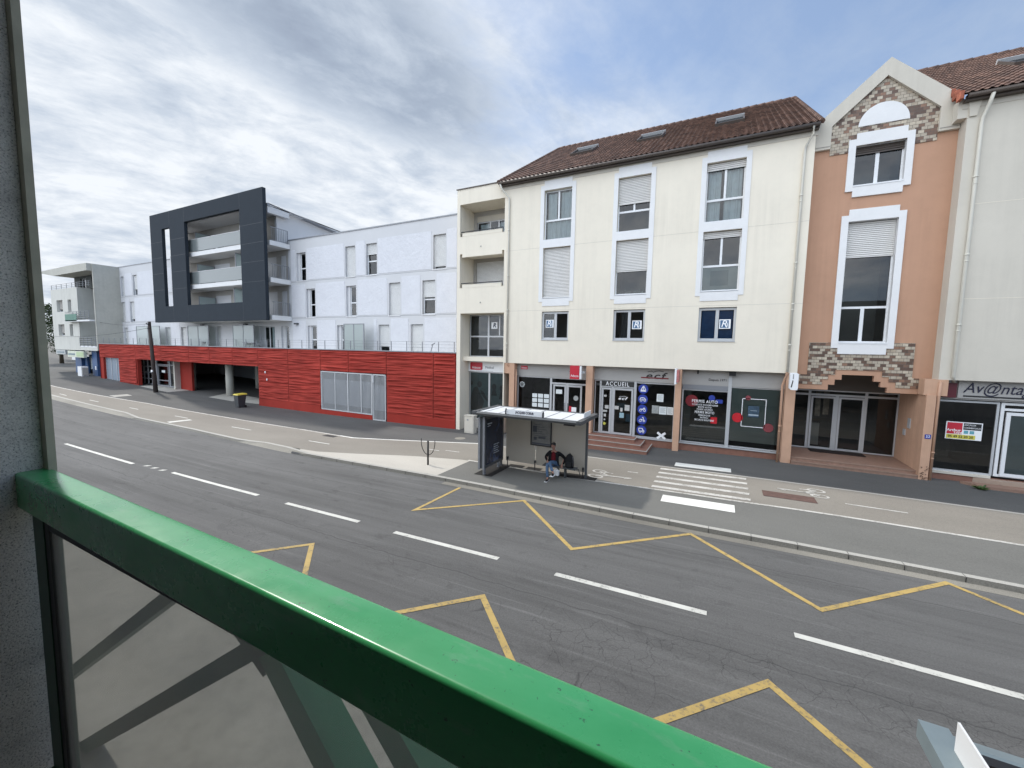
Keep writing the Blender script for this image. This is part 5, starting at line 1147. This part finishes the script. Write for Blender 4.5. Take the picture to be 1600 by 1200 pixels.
q.box(-6.55, -6.38, 14.944, 14.949, 1.5, 1.75); q.box(-6.58, -5.8, 14.944, 14.949, 1.01, 1.07); q.box(-6.3, -6.0, 14.944, 14.949, 1.25, 1.33); q.box(-6.5, -6.38, 14.944, 14.949, 1.18, 1.3)
q.build('timetable_print', M('print_greyblue', (.12, .13, .16), .6), tt)
ad = MB().box(-8.08, -7.84, 13.3, 14.86, gs+.24, 2.18).build('advertising_case', shl, bs)
MB().box(-8.10, -8.02, 13.26, 13.299, gs+.2, 2.2).box(-7.9, -7.82, 13.26, 13.299, gs+.2, 2.2).build('case_edge', midm, ad)
adm, t, b, cc = custom('night_poster'); b.inputs['Roughness'].default_value = .25
n1 = noise(t, mapping(t, cc, (1, 1.2, .8)), 1.7, 4, .6, .8)
t.links.new(ramp(t, n1, [(.3, (.008, .012, .022)), (.52, (.02, .028, .055)), (.64, (.06, .09, .17)), (.75, (.2, .24, .3))]), b.inputs['Base Color'])
MB().box(-7.839, -7.832, 13.42, 14.74, gs+.36, 2.08).build('poster', adm, ad)
ql = MB()
for i in range(5): ql.box(-7.831, -7.829, 14.0, 14.45-(i % 2)*.08, .98-i*.085, 1.01-i*.085)
MB().box(-7.831, -7.829, 13.5, 13.85, 1.88, 1.93).box(-7.831, -7.829, 13.5, 13.75, 1.80, 1.83).build('poster_headline', M('poster_grey_text', (.4, .42, .45), .5), ad)
ql.build('poster_text', M('poster_grey_text', (.4, .42, .45), .5), ad)
for y in (13.5, 14.65): MB().box(-8.0, -7.92, y-.05, y+.05, gh(-8)+.12, gs+.25).build('foot', midm, ad)
bn = MB().box(-5.86, -4.55, 14.35, 14.5, .345, .385).box(-5.86, -4.55, 14.53, 14.68, .345, .385).build('bench_seat', shl, bs)
for x in (-5.28, -4.98): MB().box(x-.03, x+.03, 14.45, 14.6, gs, .344).build('bench_leg', shl, bs)
MB().tube([(-4.55, 14.52, .36), (-4.46, 14.52, .36), (-4.42, 14.6, .12)], .018, 6).build('bench_bracket', shl, bs)
MB().box(-4.75, -4.35, 13.5, 13.6, 2.17, 2.26).box(-4.5, -4.44, 13.52, 13.58, 2.26, 2.33).build('lamp_unit', darkm, bs)
npn = MB().box(-6.85, -5.42, 13.17, 13.19, 2.425, 2.62).build('name_plate', whites, bs)
text('JACQUES COEUR', -6.12, 13.166, 2.53, .115, M('lettering_navy', (.02, .02, .05), .5), npn, bold=.03, xs=.8)
rg = MB(); ring_(rg, -6.87, 13.18, 2.52, .05, .11, .02); ring_(rg, -5.40, 13.18, 2.52, .05, .11, .02); rg.build('plate_bracket', darkm, npn)
MB().box(-4.09, -4.07, 13.7, 14.5, 2.46, 2.64).build('end_name_plate', whites, bs)

bs2 = thing('bus_shelter', 'roof corner of a near bus shelter with upright white name plate, lower right', 'bus shelter', (3.4, 2.5, .12))
bluegrey = M('shelter_blue_grey', (.20, .25, .27), .4, var=.15, scale=4); beigerib = M('roof_beige_sheet', (.36, .31, .27), .7, var=.12)
shelter_roof(bs2, 1.34, 5.6, 1.4, 3.52, 2.42, beigerib, bluegrey, .13)
MB().box(1.475, 5.46, 3.30, 3.385, 2.396, 2.412).build('roof_channel', blackm, bs2)
for x, y in ((1.6, 1.7), (5.3, 1.7)): MB().box(x-.04, x+.04, y-.04, y+.04, .12, 2.3).build('post', bluegrey, bs2)
MB().box(1.7, 5.2, 1.55, 1.562, .3, 2.28).build('glass_panel', smoky, bs2)
np2 = MB().box(1.425, 1.437, 1.75, 3.31, 2.425, 2.615).build('name_plate', whites, bs2)
R2 = Matrix.Rotation(-math.pi/2, 4, 'Z') @ Matrix.Rotation(math.pi/2, 4, 'X')
text('JACQUES COEUR', 1.422, 2.56, 2.545, .115, MATS['lettering_navy'], np2, bold=.03, xs=.8, rot=R2)
MB().box(1.420, 1.4249, 3.10, 3.13, 2.46, 2.48).build('rivet', midm, np2)

# ---------------------------------------------------------------- the waiting man and his rucksack
SK = M('skin', (.38, .20, .15), .6, var=.08); JK = M('black_jacket', (.014, .014, .016), .8, var=.3, scale=9)
JM = M('dark_red_jumper', (.13, .012, .018), .9, var=.2, scale=9); JN = M('blue_jeans', (.09, .15, .25), .85, var=.3, scale=7)
HR = M('grey_dark_hair', (.05, .045, .045), .8, var=.3, scale=30)
def skin(name, chains, mat, parent, sub=2):
    vs, es, rs_ = [], [], []; idx = {}
    for ch in chains:
        prev = None
        for p in ch:
            key = tuple(round(v, 3) for v in p[:3])
            if key not in idx:
                idx[key] = len(vs); vs.append(Vector(p[:3])-Vector(parent['_o'])); rs_.append((p[3], p[4] if len(p) > 4 else p[3]))
            if prev is not None: es.append((prev, idx[key]))
            prev = idx[key]
    me = bpy.data.meshes.new(name); me.from_pydata(vs, es, []); me.materials.append(mat)
    o = bpy.data.objects.new(name, me); C.objects.link(o); o.parent = parent; o['_o'] = parent['_o']
    md = o.modifiers.new('skin', 'SKIN'); md.use_smooth_shade = True
    me.update()
    if not me.skin_vertices: 
        bpy.context.view_layer.objects.active = o
        me.attributes
    for i, r_ in enumerate(rs_): me.skin_vertices[0].data[i].radius = r_
    me.skin_vertices[0].data[0].use_root = True
    sb = o.modifiers.new('sub', 'SUBSURF'); sb.levels = sub; sb.render_levels = sub
    bpy.context.view_layer.update()
    m2 = bpy.data.meshes.new_from_object(o.evaluated_get(bpy.context.evaluated_depsgraph_get()))
    o.modifiers.clear(); o.data = m2
    return o
G = gs
pr = thing('person', 'seated man in black jacket, red jumper and blue jeans, legs crossed, on the shelter bench', 'person', (-5.45, 14.4, G))
hip = (-5.45, 14.52, .47); 
def hand(w, d, side, spread=.012):
    # palm + five fingers leaving wrist w in direction d
    w, d = Vector(w), Vector(d).normalized(); s = Vector(side).normalized(); dn = d.cross(s).normalized()
    palm = w+d*.07; out = [[(*w, .026, .018), (*palm, .034, .014)]]
    for k, L in enumerate((.062, .072, .068, .052)):
        b0 = palm+d*.02+s*(k-1.5)*.020
        out.append([(*palm, .034, .014), (*b0, .009), (*(b0+d*L*.55-dn*.008), .0085), (*(b0+d*L-dn*.03), .007)])
    tb = w+d*.03-s*.035
    out.append([(*w, .026, .018), (*tb, .011), (*(tb+d*.035-s*.018), .009), (*(tb+d*.06-s*.015), .007)])
    return out
wl_, wr_ = (-5.09, 14.44, .455), (-5.60, 14.22, .60)
body = [[(*hip, .12, .10), (-5.46, 14.58, .62, .11, .09), (-5.47, 14.60, .78, .12, .09), (-5.48, 14.59, .88, .09, .075), (-5.485, 14.57, .96, .045), (-5.49, 14.55, 1.02, .052, .055), (-5.495, 14.53, 1.09, .070, .082), (-5.495, 14.53, 1.17, .074, .086), (-5.495, 14.54, 1.225, .050, .06)],
        [(-5.48, 14.59, .88, .09, .075), (-5.65, 14.60, .86, .05), (-5.78, 14.58, .68, .04), (*wr_, .026, .018)],
        [(-5.48, 14.59, .88, .09, .075), (-5.29, 14.60, .86, .05), (-5.08, 14.66, .68, .04), (*wl_, .026, .018)],
        [(*hip, .12, .10), (-5.54, 14.48, .46, .085), (-5.53, 14.05, .49, .055), (-5.50, 13.95, .25, .048), (-5.46, 13.92, .05, .034), (-5.45, 13.80, G+.04, .028)],
        [(*hip, .12, .10), (-5.37, 14.48, .47, .085), (-5.44, 14.02, .60, .055), (-5.33, 13.93, .44, .048), (-5.25, 13.90, .30, .034), (-5.20, 13.80, .26, .028)]]
body += hand(wr_, (.4, -.5, -.15), (.6, .4, 0)); body += hand(wl_, (.15, -.7, -.25), (1, .1, 0))
skin('body', body, SK, pr)
f = MB()     # facial features
for sx in (-.026, .026): f.ball((-5.495+sx, 14.448, 1.145), .010, 8, (1.2, .6, .8))
f.build('eyes', blackm, pr)
MB().ball((-5.495, 14.435, 1.118), .014, 8, (.8, 1.2, 1.5)).build('nose', SK, pr)
MB().ball((-5.495, 14.452, 1.082), .018, 8, (1.3, .4, .3)).build('mouth', M('lips', (.22, .08, .07), .6), pr)
for sx in (-.082, .082): MB().ball((-5.495+sx, 14.54, 1.13), .02, 8, (.5, .8, 1.3)).build('ear', SK, pr)
hr = MB()
hr.ball((-5.495, 14.555, 1.195), .088, 14, (1.0, 1.08, .85)); hr.ball((-5.495, 14.585, 1.15), .078, 12, (1.02, 1, 1)); hr.build('hair', HR, pr)
skin('jumper', [[(-5.45, 14.50, .50, .13, .115), (-5.46, 14.55, .64, .135, .115), (-5.47, 14.565, .78, .13, .11), (-5.48, 14.57, .89, .075, .07), (-5.485, 14.565, .93, .055)]], JM, pr)
skin('jacket', [[(-5.47, 14.64, .50, .16, .10), (-5.47, 14.65, .64, .17, .10), (-5.475, 14.655, .79, .16, .10), (-5.48, 14.63, .89, .08, .07)],
                [(-5.475, 14.655, .79, .16, .10), (-5.66, 14.60, .85, .082), (-5.75, 14.58, .76, .072), (-5.80, 14.55, .66, .062), (-5.70, 14.38, .62, .052), (-5.62, 14.27, .60, .045)],
                [(-5.475, 14.655, .79, .16, .10), (-5.28, 14.60, .85, .082), (-5.16, 14.64, .77, .07), (-5.06, 14.66, .67, .062), (-5.06, 14.57, .56, .052), (-5.085, 14.48, .48, .045)]], JK, pr)
fl_ = MB()
fl_.prism([(-5.66, .44), (-5.56, .44), (-5.545, .70), (-5.56, .90), (-5.66, .86)], 14.455, 14.50).prism([(-5.385, .44), (-5.24, .44), (-5.26, .86), (-5.37, .90), (-5.36, .70)], 14.455, 14.50)
fl_.build('jacket_front', JK, pr)
skin('jeans', [[(-5.45, 14.53, .46, .145, .12), (-5.54, 14.46, .475, .098), (-5.535, 14.25, .50, .088), (-5.53, 14.05, .50, .070), (-5.51, 13.97, .36, .062), (-5.48, 13.93, .16, .055), (-5.465, 13.92, .06, .055)],
               [(-5.45, 14.53, .46, .145, .12), (-5.37, 14.46, .485, .098), (-5.41, 14.24, .56, .086), (-5.43, 14.02, .60, .070), (-5.37, 13.95, .50, .062), (-5.29, 13.91, .38, .055), (-5.265, 13.90, .33, .052)]], JN, pr)
for p, q in (((-5.46, 13.93, G+.05), (-5.44, 13.70, G+.035)), ((-5.25, 13.90, .27), (-5.19, 13.70, .23))):
    skin('shoe', [[(p[0], p[1]+.03, p[2], .048, .045), ((p[0]+q[0])/2, (p[1]+q[1])/2, (p[2]+q[2])/2, .05, .038), (*q, .042, .026)]], blackm, pr)
    d = Vector(q)-Vector(p); MB().box(min(p[0], q[0])-.04, max(p[0], q[0])+.04, q[1]-.04, p[1]+.06, q[2]-.035, q[2]-.015).build('shoe_sole', whites, pr)
bg = thing('carrier_bag', 'small white carrier bag beside the seated man\'s foot', 'bag', (-5.2, 14.2, .1))
MB().raw([(-5.30, 14.15, .12), (-5.14, 14.15, .10), (-5.13, 14.25, .12), (-5.29, 14.26, .11), (-5.32, 14.12, .30), (-5.12, 14.13, .31), (-5.12, 14.26, .30), (-5.31, 14.27, .32)], [(0, 3, 2, 1), (0, 1, 5, 4), (1, 2, 6, 5), (2, 3, 7, 6), (3, 0, 4, 7), (4, 5, 6, 7)]).build('bag_body', whites, bg)
MB().tube([(-5.28, 14.2, .30), (-5.25, 14.2, .36), (-5.19, 14.2, .36), (-5.16, 14.2, .30)], .008, 5).build('handle', whites, bg)
rk = thing('backpack', 'black backpack standing upright on the shelter bench next to the man', 'backpack', (-4.83, 14.52, .385))
v = MB(); rings = [(.0, .155, .10), (.10, .165, .115), (.25, .165, .11), (.38, .145, .095), (.46, .11, .075), (.51, .05, .04)]
vs = []; fs = []; n = 16
for (z, a, b_) in rings:
    for k in range(n):
        th = 2*math.pi*k/n; c_, s_ = math.cos(th), math.sin(th)
        vs.append((-4.83+a*math.copysign(abs(c_)**.7, c_), 14.53+b_*math.copysign(abs(s_)**.7, s_), .388+z))
for i in range(len(rings)-1):
    for k in range(n): fs.append((i*n+k, i*n+(k+1) % n, (i+1)*n+(k+1) % n, (i+1)*n+k))
fs.append(tuple(range(n))[::-1]); fs.append(tuple((len(rings)-1)*n+k for k in range(n)))
v.raw(vs, fs, 0, True); v.build('pack_body', JK, rk)
MB().box(-4.93, -4.73, 14.39, 14.43, .43, .62).build('front_pocket', M('black_fabric', (.02, .02, .022), .8), rk)
MB().tube([(-4.86, 14.55, .89), (-4.85, 14.55, .93), (-4.81, 14.55, .93), (-4.80, 14.55, .89)], .01, 6).build('handle', JK, rk)
MB().tube([(-4.70, 14.48, .82), (-4.66, 14.45, .68), (-4.68, 14.46, .46)], .014, 6).build('strap', M('grey_strap', (.12, .12, .13), .8), rk)

# ---------------------------------------------------------------- street furniture
zb = gh(-10.8)+.12
bo = thing('bollard', 'black post with curved tulip hoop on the pale concrete island', 'bollard', (-10.8, 13.62, zb))
MB().tube([(-10.8, 13.62, zb), (-10.8, 13.62, zb+1.04)], .04, 10).build('post', blackm, bo)
MB().tube([(-10.8+.36*math.sin(a), 13.62, zb+1.0-.56*math.cos(a)) for a in np.linspace(-1.75, 1.75, 21)], .016, 6).build('hoop', blackm, bo)
zb = gh(-49)+.12
po = thing('utility_pole', 'tall dark leaning wooden utility pole in front of the red entrance', 'pole', (-48.9, 19.75, zb))
MB().tube([(-48.9, 19.75, zb), (-49.15, 19.75, 3), (-49.43, 19.75, 6.75)], .19, 12, r1=.13).build('post', M('dark_wood', (.07, .055, .05), .9, var=.3, streak=.3), po)
MB().tube([(-49.6, 19.6, 6.5), (-49.2, 19.6, 6.5)], .04, 6).tube([(-49.6, 19.6, 6.1), (-49.25, 19.6, 6.1)], .04, 6).ball((-49.6, 19.6, 6.58), .06, 6).ball((-49.2, 19.6, 6.58), .06, 6).build('insulator', darkm, po)
MB().box(-49.05, -48.8, 19.5, 19.58, 1.9, 2.1).build('pole_label', whites, po)
def cable(a, b, sag, label):
    a, b = Vector(a), Vector(b); pts = [a.lerp(b, i/14)-Vector((0, 0, sag*4*(i/14)*(1-i/14))) for i in range(15)]
    o = MB().tube([p-a for p in pts], .018, 5).build('overhead_cable', blackm); o.location = a; tag(o, label, 'cable', 'cables strung from the wooden pole')
cable((-49.5, 19.7, 6.55), (-64.6, 21.2, 6.95), .2, 'upper thin cable from the wooden pole to the concrete side wall')
cable((-49.5, 19.7, 6.15), (-77.6, 20.7, 5.3), .35, 'lower thin cable from the wooden pole past the far white facade')
zb = gh(-34.3)+.12
bi = thing('wheelie_bin', 'dark grey wheelie bin with yellow lid before the car park opening', 'wheelie bin', (-34.4, 19.4, zb))
bd = M('bin_grey', (.045, .048, .052), .55, var=.1); bx0, by0 = -34.4, 19.4
MB().raw([(bx0-.23, by0-.26, zb+.06), (bx0+.23, by0-.26, zb+.06), (bx0+.23, by0+.22, zb+.06), (bx0-.23, by0+.22, zb+.06), (bx0-.30, by0-.33, zb+1.02), (bx0+.30, by0-.33, zb+1.02), (bx0+.30, by0+.33, zb+1.02), (bx0-.30, by0+.33, zb+1.02)], [(0, 3, 2, 1), (0, 1, 5, 4), (1, 2, 6, 5), (2, 3, 7, 6), (3, 0, 4, 7)]).build('bin_body', bd, bi)
MB().raw([(bx0-.34, by0-.38, zb+1.02), (bx0+.34, by0-.38, zb+1.02), (bx0+.34, by0+.40, zb+1.05), (bx0-.34, by0+.40, zb+1.05), (bx0-.30, by0-.32, zb+1.10), (bx0+.30, by0-.32, zb+1.10), (bx0+.30, by0+.36, zb+1.14), (bx0-.30, by0+.36, zb+1.14)], [(0, 3, 2, 1), (0, 1, 5, 4), (1, 2, 6, 5), (2, 3, 7, 6), (3, 0, 4, 7), (4, 5, 6, 7)]).build('lid', M('yellow_lid', (.62, .50, .07), .5, var=.1), bi)
for sx in (-.27, .27): MB().tube([(bx0+sx-.03, by0+.24, zb+.1), (bx0+sx+.03, by0+.24, zb+.1)], .1, 14, smooth=False).build('wheel', blackm, bi)
MB().tube([(bx0-.25, by0+.42, zb+.98), (bx0+.25, by0+.42, zb+.98)], .02, 6).build('handle', blackm, bi)
zb = gh(-12.8)+.12
ca_ = thing('meter_cabinet', 'cream utility cabinet standing at the foot of the cream tower', 'cabinet', (-12.95, 20.3, zb))
MB().box(-13.28, -12.64, 20.15, 20.5, zb, zb+1.02).box(-13.31, -12.61, 20.12, 20.53, zb+1.021, zb+1.06).build('cabinet_body', creamR, ca_)
MB().box(-13.24, -12.68, 20.135, 20.149, zb+.08, zb+.98).build('door', creamR, ca_); MB().box(-13.1, -12.98, 20.13, 20.134, zb+.75, zb+.83).build('lock_plate', midm, ca_)

# parked car in the dark car park
cr2 = thing('parked_car', 'grey car parked in the dark under the red podium', 'car', (-39.5, 30, gh(-39)+.12))
zc = gh(-39)+.12; cp_ = M('car_paint', (.20, .21, .23), .3, metal=.4, coat=.5, var=.03)
prof = [(-2.1, .3), (2.1, .3), (2.15, .7), (1.9, .85), (1.0, .95), (.4, 1.4), (-1.2, 1.45), (-1.9, 1.0), (-2.12, .85)]
MB().prism([(a-37.5, zc+b_) for a, b_ in prof], 28.2, 29.9).build('car_body', cp_, cr2)
MB().prism([(a-37.5, zc+b_) for a, b_ in [(.85, .98), (.35, 1.33), (-1.15, 1.38), (-1.7, 1.0)]], 28.17, 28.199).build('side_window', blackm, cr2)
for x in (-38.85, -36.15): MB().tube([(x, 28.15, zc+.33), (x, 28.4, zc+.33)], .33, 20, smooth=False).build('wheel', blackm, cr2)
MB().box(-35.4, -35.33, 28.25, 28.6, zc+.62, zc+.75).build('headlight', whites, cr2)

# ---------------------------------------------------------------- plants
def leafm(name, c1, c2):
    mt, t, b, cc = custom(name); b.inputs['Roughness'].default_value = .65
    t.links.new(ramp(t, noise(t, cc, 1.6, 4, .7), [(.3, c1), (.7, c2)]), b.inputs['Base Color']); return mt
LF = leafm('foliage', (.018, .035, .012), (.06, .085, .03)); WD = leafm('weed_leaf', (.03, .07, .015), (.09, .16, .04)); BK = M('bark', (.09, .07, .05), .9, var=.3)
def leaves(mb, c, r, n, s, sc=(1, 1, 1)):
    for _ in range(n):
        while True:
            p = Vector((random.uniform(-1, 1), random.uniform(-1, 1), random.uniform(-1, 1)))
            if .25 < p.length < 1: break
        p = Vector((c[0]+p.x*r*sc[0], c[1]+p.y*r*sc[1], c[2]+p.z*r*sc[2]))
        a = Vector((random.gauss(0, 1), random.gauss(0, 1), random.gauss(0, 1))).normalized(); b_ = a.orthogonal().normalized()
        q = s*random.uniform(.6, 1.4); mb.face([p-a*q, p+b_*q*.45, p+a*q, p-b_*q*.45])
def tree(x, y, h, r, label, group=None, low=1.5):
    z = gh(x); t_ = thing('broadleaf_tree', label, 'tree', (x, y, z), group)
    tk = MB().tube([(x, y, z), (x+.1, y, z+h*.3), (x-.05, y+.1, z+h*.7)], .28, 8, r1=.07)
    lf = MB()
    for i in range(9):
        a = i*2.4; zz = z+low+(h-low)*(.12+.8*i/9); rr = r*(1-.55*i/9)
        e = (x+math.cos(a)*rr*.6, y+math.sin(a)*rr*.6, zz+.4)
        tk.tube([(x, y, zz-.7), e], .07, 5, r1=.02); leaves(lf, e, rr*.75, 420, .17, (1, 1, .8))
    tk.build('trunk', BK, t_); lf.build('crown', LF, t_)
tree(-93.5, 25.8, 10.5, 2.6, 'dark leafy tree beside the white building at the far left edge', 'trees beyond the far white building')
tree(-104, 31, 9, 3.0, 'dark tree further back behind the low wall at the far left', 'trees beyond the far white building')
hg = MB(); leaves(hg, (-86, 27.2, gh(-86)+.55), 1, 2600, .09, (6, .6, .5)); hgo = hg.build('clipped_hedge', LF, shift=(-86, 27.2, gh(-86))); tag(hgo, 'low green hedge beyond the blue shop at the far left', 'hedge')
lwl = MB().box(-104, -78, 30, 30.25, .6, 2.1).box(-104, -78, 29.95, 30.3, 2.1, 2.18).build('low_wall', whitetrim, shift=(-91, 30, .6)); tag(lwl, 'low white garden wall behind the hedge at the far left', 'wall')
wp = MB(); z0 = .12
for i in range(34):
    a = random.uniform(0, 6.28); L = random.uniform(.12, .33); q = Vector((8.6, 20.28, z0)); d = Vector((math.cos(a), math.sin(a)*.7-.1, random.uniform(.3, .9))).normalized(); n_ = Vector((-d.y, d.x, 0)).normalized()*.028
    m_ = q+d*L*.6; e = q+d*L-Vector((0, 0, L*.15)); wp.face([q, m_-n_, e, m_+n_], 0)
wpo = wp.build('weed', WD, shift=(8.6, 20.28, .12)); tag(wpo, 'green weed sprouting from the pavement by the pinkish shop step', 'weed')
wp = MB()
for i in range(26):
    q = Vector((7.2+random.uniform(-.1, .12), 20.72, .12+random.uniform(0, .5))); a = random.uniform(0, 6.28)
    d = Vector((math.cos(a), -.3, math.sin(a))).normalized()*.07; n_ = Vector((-d.z, 0, d.x)).normalized()*.018; wp.face([q, q+d*.5-n_, q+d, q+d*.5+n_])
wpo = wp.build('weed', M('dry_stalks', (.16, .10, .07), .9), shift=(7.2, 20.72, .12)); tag(wpo, 'dry brown creeper stalks at the foot of the peach porch pillar', 'weed')

# ---------------------------------------------------------------- our balcony
own = thing('own_building', 'grey pebbledash balcony wall at the left edge of the view', 'building', (0, -1, 0))
peb, t, b, cc = custom('grey_pebbledash'); b.inputs['Roughness'].default_value = .95
n1 = noise(t, cc, 170, 4, .8); n2 = noise(t, mapping(t, cc, (1, 3.2, 1)), 1.2, 4, .6)
base = ramp(t, n1, [(.36, (.17, .16, .15)), (.44, (.74, .71, .665)), (.6, (.90, .87, .82))])
sp_ = N(t, 'ShaderNodeSeparateXYZ'); t.links.new(cc, sp_.inputs[0])
grime = math_(t, 'MULTIPLY', ramp(t, math_(t, 'ADD', sp_.outputs[1], math_(t, 'MULTIPLY_ADD', n2, .35, -.2)), [(0., 0.), (1., 1.)]), 1.)
t.links.new(mixc(t, ramp(t, noise(t, mapping(t, cc, (1, 1, 2)), 4, 5, .7), [(.5, 0.), (.7, .3)]), base, (.10, .10, .10), 'MULTIPLY'), b.inputs['Base Color'])
bumpto(t, b, n1, .004)
mossm = M('mossy_bead', (.46, .45, .36), .85, var=.25, scale=8)
MB().box(-2.45, -2.095, -1.3, .513, 0, 9.2).build('balcony_side_wall', peb, own); MB().box(-2.45, -2.052, .514, .535, 0, 9.2).build('corner_strip', mossm, own)
ow = MB().wall(-16, 14, 0, 9.2, -1.3, [(1.0, 3.0, 3.3, 5.5), (-1.4, .4, 3.3, 5.5)], .2); ow.build('wall', M('own_wall', (.50, .49, .47), .9), own)
ow = MB().box(-16, -2.46, -1.29, .3, 0, 9.2).box(3.6, 14, -1.29, .3, 0, 9.2).box(-2.04, 3.59, -1.29, .45, 6.2, 6.4).box(-2.04, 3.59, -1.29, .40, 2.9, 3.26); ow.build('facade_blocks', M('own_facade', (.3, .29, .26), .9), own)
for x in [-14, -10.5, -7, 6, 10]:
    for z in (4.2, 7.0):
        frame_mesh(x-.7, x+.7, z-.2, z+1.3, .24, .08, .05, vb=[(x, z-.2, z+1.3)]).build('window', pvc, own); MB().box(x-.62, x+.62, .27, .298, z-.12, z+1.22).build('window_glass_dark', M('dark_glass', (.02, .025, .03), .08), own)
room(.9, 3.1, 3.2, 5.6, -1.31, -4, own, blackm); room(-1.5, .5, 3.2, 5.6, -1.31, -4, own, blackm)
MB().box(-30, 30, .58, 1.45, 2.9, 3.1).build('canopy_ledge', M('dirty_concrete', (.42, .41, .375), .85, var=.2, scale=2.5, dirt=.2), own)
rl = thing('balcony_railing', 'glossy green balcony handrail with frosted panel and diagonal braces', 'railing', (0, .45, 3.3))
grn, t, b, cc = custom('green_gloss_paint'); b.inputs['Roughness'].default_value = .22; b.inputs['Coat Weight'].default_value = .5; b.inputs['Coat Roughness'].default_value = .12
gcol = ramp(t, noise(t, mapping(t, cc, (1.2, 4, 4)), 2.2, 5, .65, .4), [(.3, (.03, .34, .10)), (.7, (.07, .44, .16))])
gcol = mixc(t, ramp(t, noise(t, cc, 70, 3, .8), [(.66, 0.), (.70, .7)]), gcol, (.02, .04, .025))
gcol = mixc(t, ramp(t, noise(t, mapping(t, cc, (1, 3, 3)), 9, 5, .7), [(.56, 0.), (.72, .22)]), gcol, (.36, .46, .38))
t.links.new(gcol, b.inputs['Base Color'])
t.links.new(ramp(t, noise(t, cc, 6, 5, .7), [(.3, .18), (.7, .42)]), b.inputs['Roughness'])
def railprof(x, yo, yi):
    # section from inner bottom, round the rolled edges
    zt, zb_ = 4.39, 4.268; r_ = .008; P = []
    for (cy_, cz_, a0) in ((yi+r_, zb_+r_, 180), (yo-r_, zb_+r_, 270), (yo-r_, zt-r_, 0), (yi+r_, zt-r_, 90)):
        for k in range(5): a = math.radians(a0+k*22.5); P.append((x, cy_+r_*math.cos(a), cz_+r_*math.sin(a)))
    return P
A = railprof(-2.094, .528, .447); B = railprof(.1, .500, .418); Cc = railprof(3.6, .455, .373); n = len(A)
rm_ = MB(); rm_.raw(A+B+Cc, [(i, (i+1) % n, n+(i+1) % n, n+i) for i in range(n)]+[(n+i, n+(i+1) % n, 2*n+(i+1) % n, 2*n+i) for i in range(n)], 0, True)
rm_.build('handrail', grn, rl)
dgn = M('dark_green_metal', (.014, .075, .04), .45, var=.15)
MB().box(-1.995, -1.905, .455, .495, 3.3, 4.268).build('post', dgn, rl)
MB().box(-1.904, -1.872, .458, .478, 3.3, 4.267).box(-1.87, 3.6, .458, .478, 4.235, 4.267).build('glazing_gasket', blackm, rl)
MB().box(-1.99, 3.6, .445, .485, 3.3, 3.36).build('bottom_rail', dgn, rl)
pf_ = glass('balcony_smoked_panel', (.94, .94, .92), .35, .0, .22, (.52, .51, .48), .25)
MB().box(-1.871, 3.6, .464, .470, 3.36, 4.236).build('panel', pf_, rl)
mgn = M('mid_green_metal', (.03, .30, .13), .5, var=.15)
def brace(p, q, w_, y=.64, m_=None):
    p, q = Vector((p[0], y, p[1])), Vector((q[0], y, q[1])); d = (q-p).normalized(); n_ = Vector((-d.z, 0, d.x))*w_/2; Y_ = Vector((0, w_/2, 0))
    MB().raw([p-n_-Y_, q-n_-Y_, q+n_-Y_, p+n_-Y_, p-n_+Y_, q-n_+Y_, q+n_+Y_, p+n_+Y_], [(0, 1, 2, 3), (7, 6, 5, 4), (0, 4, 5, 1), (3, 2, 6, 7), (1, 5, 6, 2), (0, 3, 7, 4)]).build('brace', m_ or M('brace_green', (.02, .10, .055), .5), rl)
brace((-1.40, 4.12), (-2.75, 3.18), .045); brace((-.98, 4.09), (-2.75, 2.80), .055); brace((-1.32, 4.14), (-1.03, 3.97), .045)
brace((-1.10, 4.10), (-.35, 3.35), .085, .66, mgn); brace((-.72, 4.1), (-.02, 3.42), .075, .66, mgn); brace((-.35, 4.1), (.35, 3.42), .075, .66, mgn)

# ---------------------------------------------------------------- drop build data
for o in bpy.data.objects:
    if '_o' in o: del o['_o']
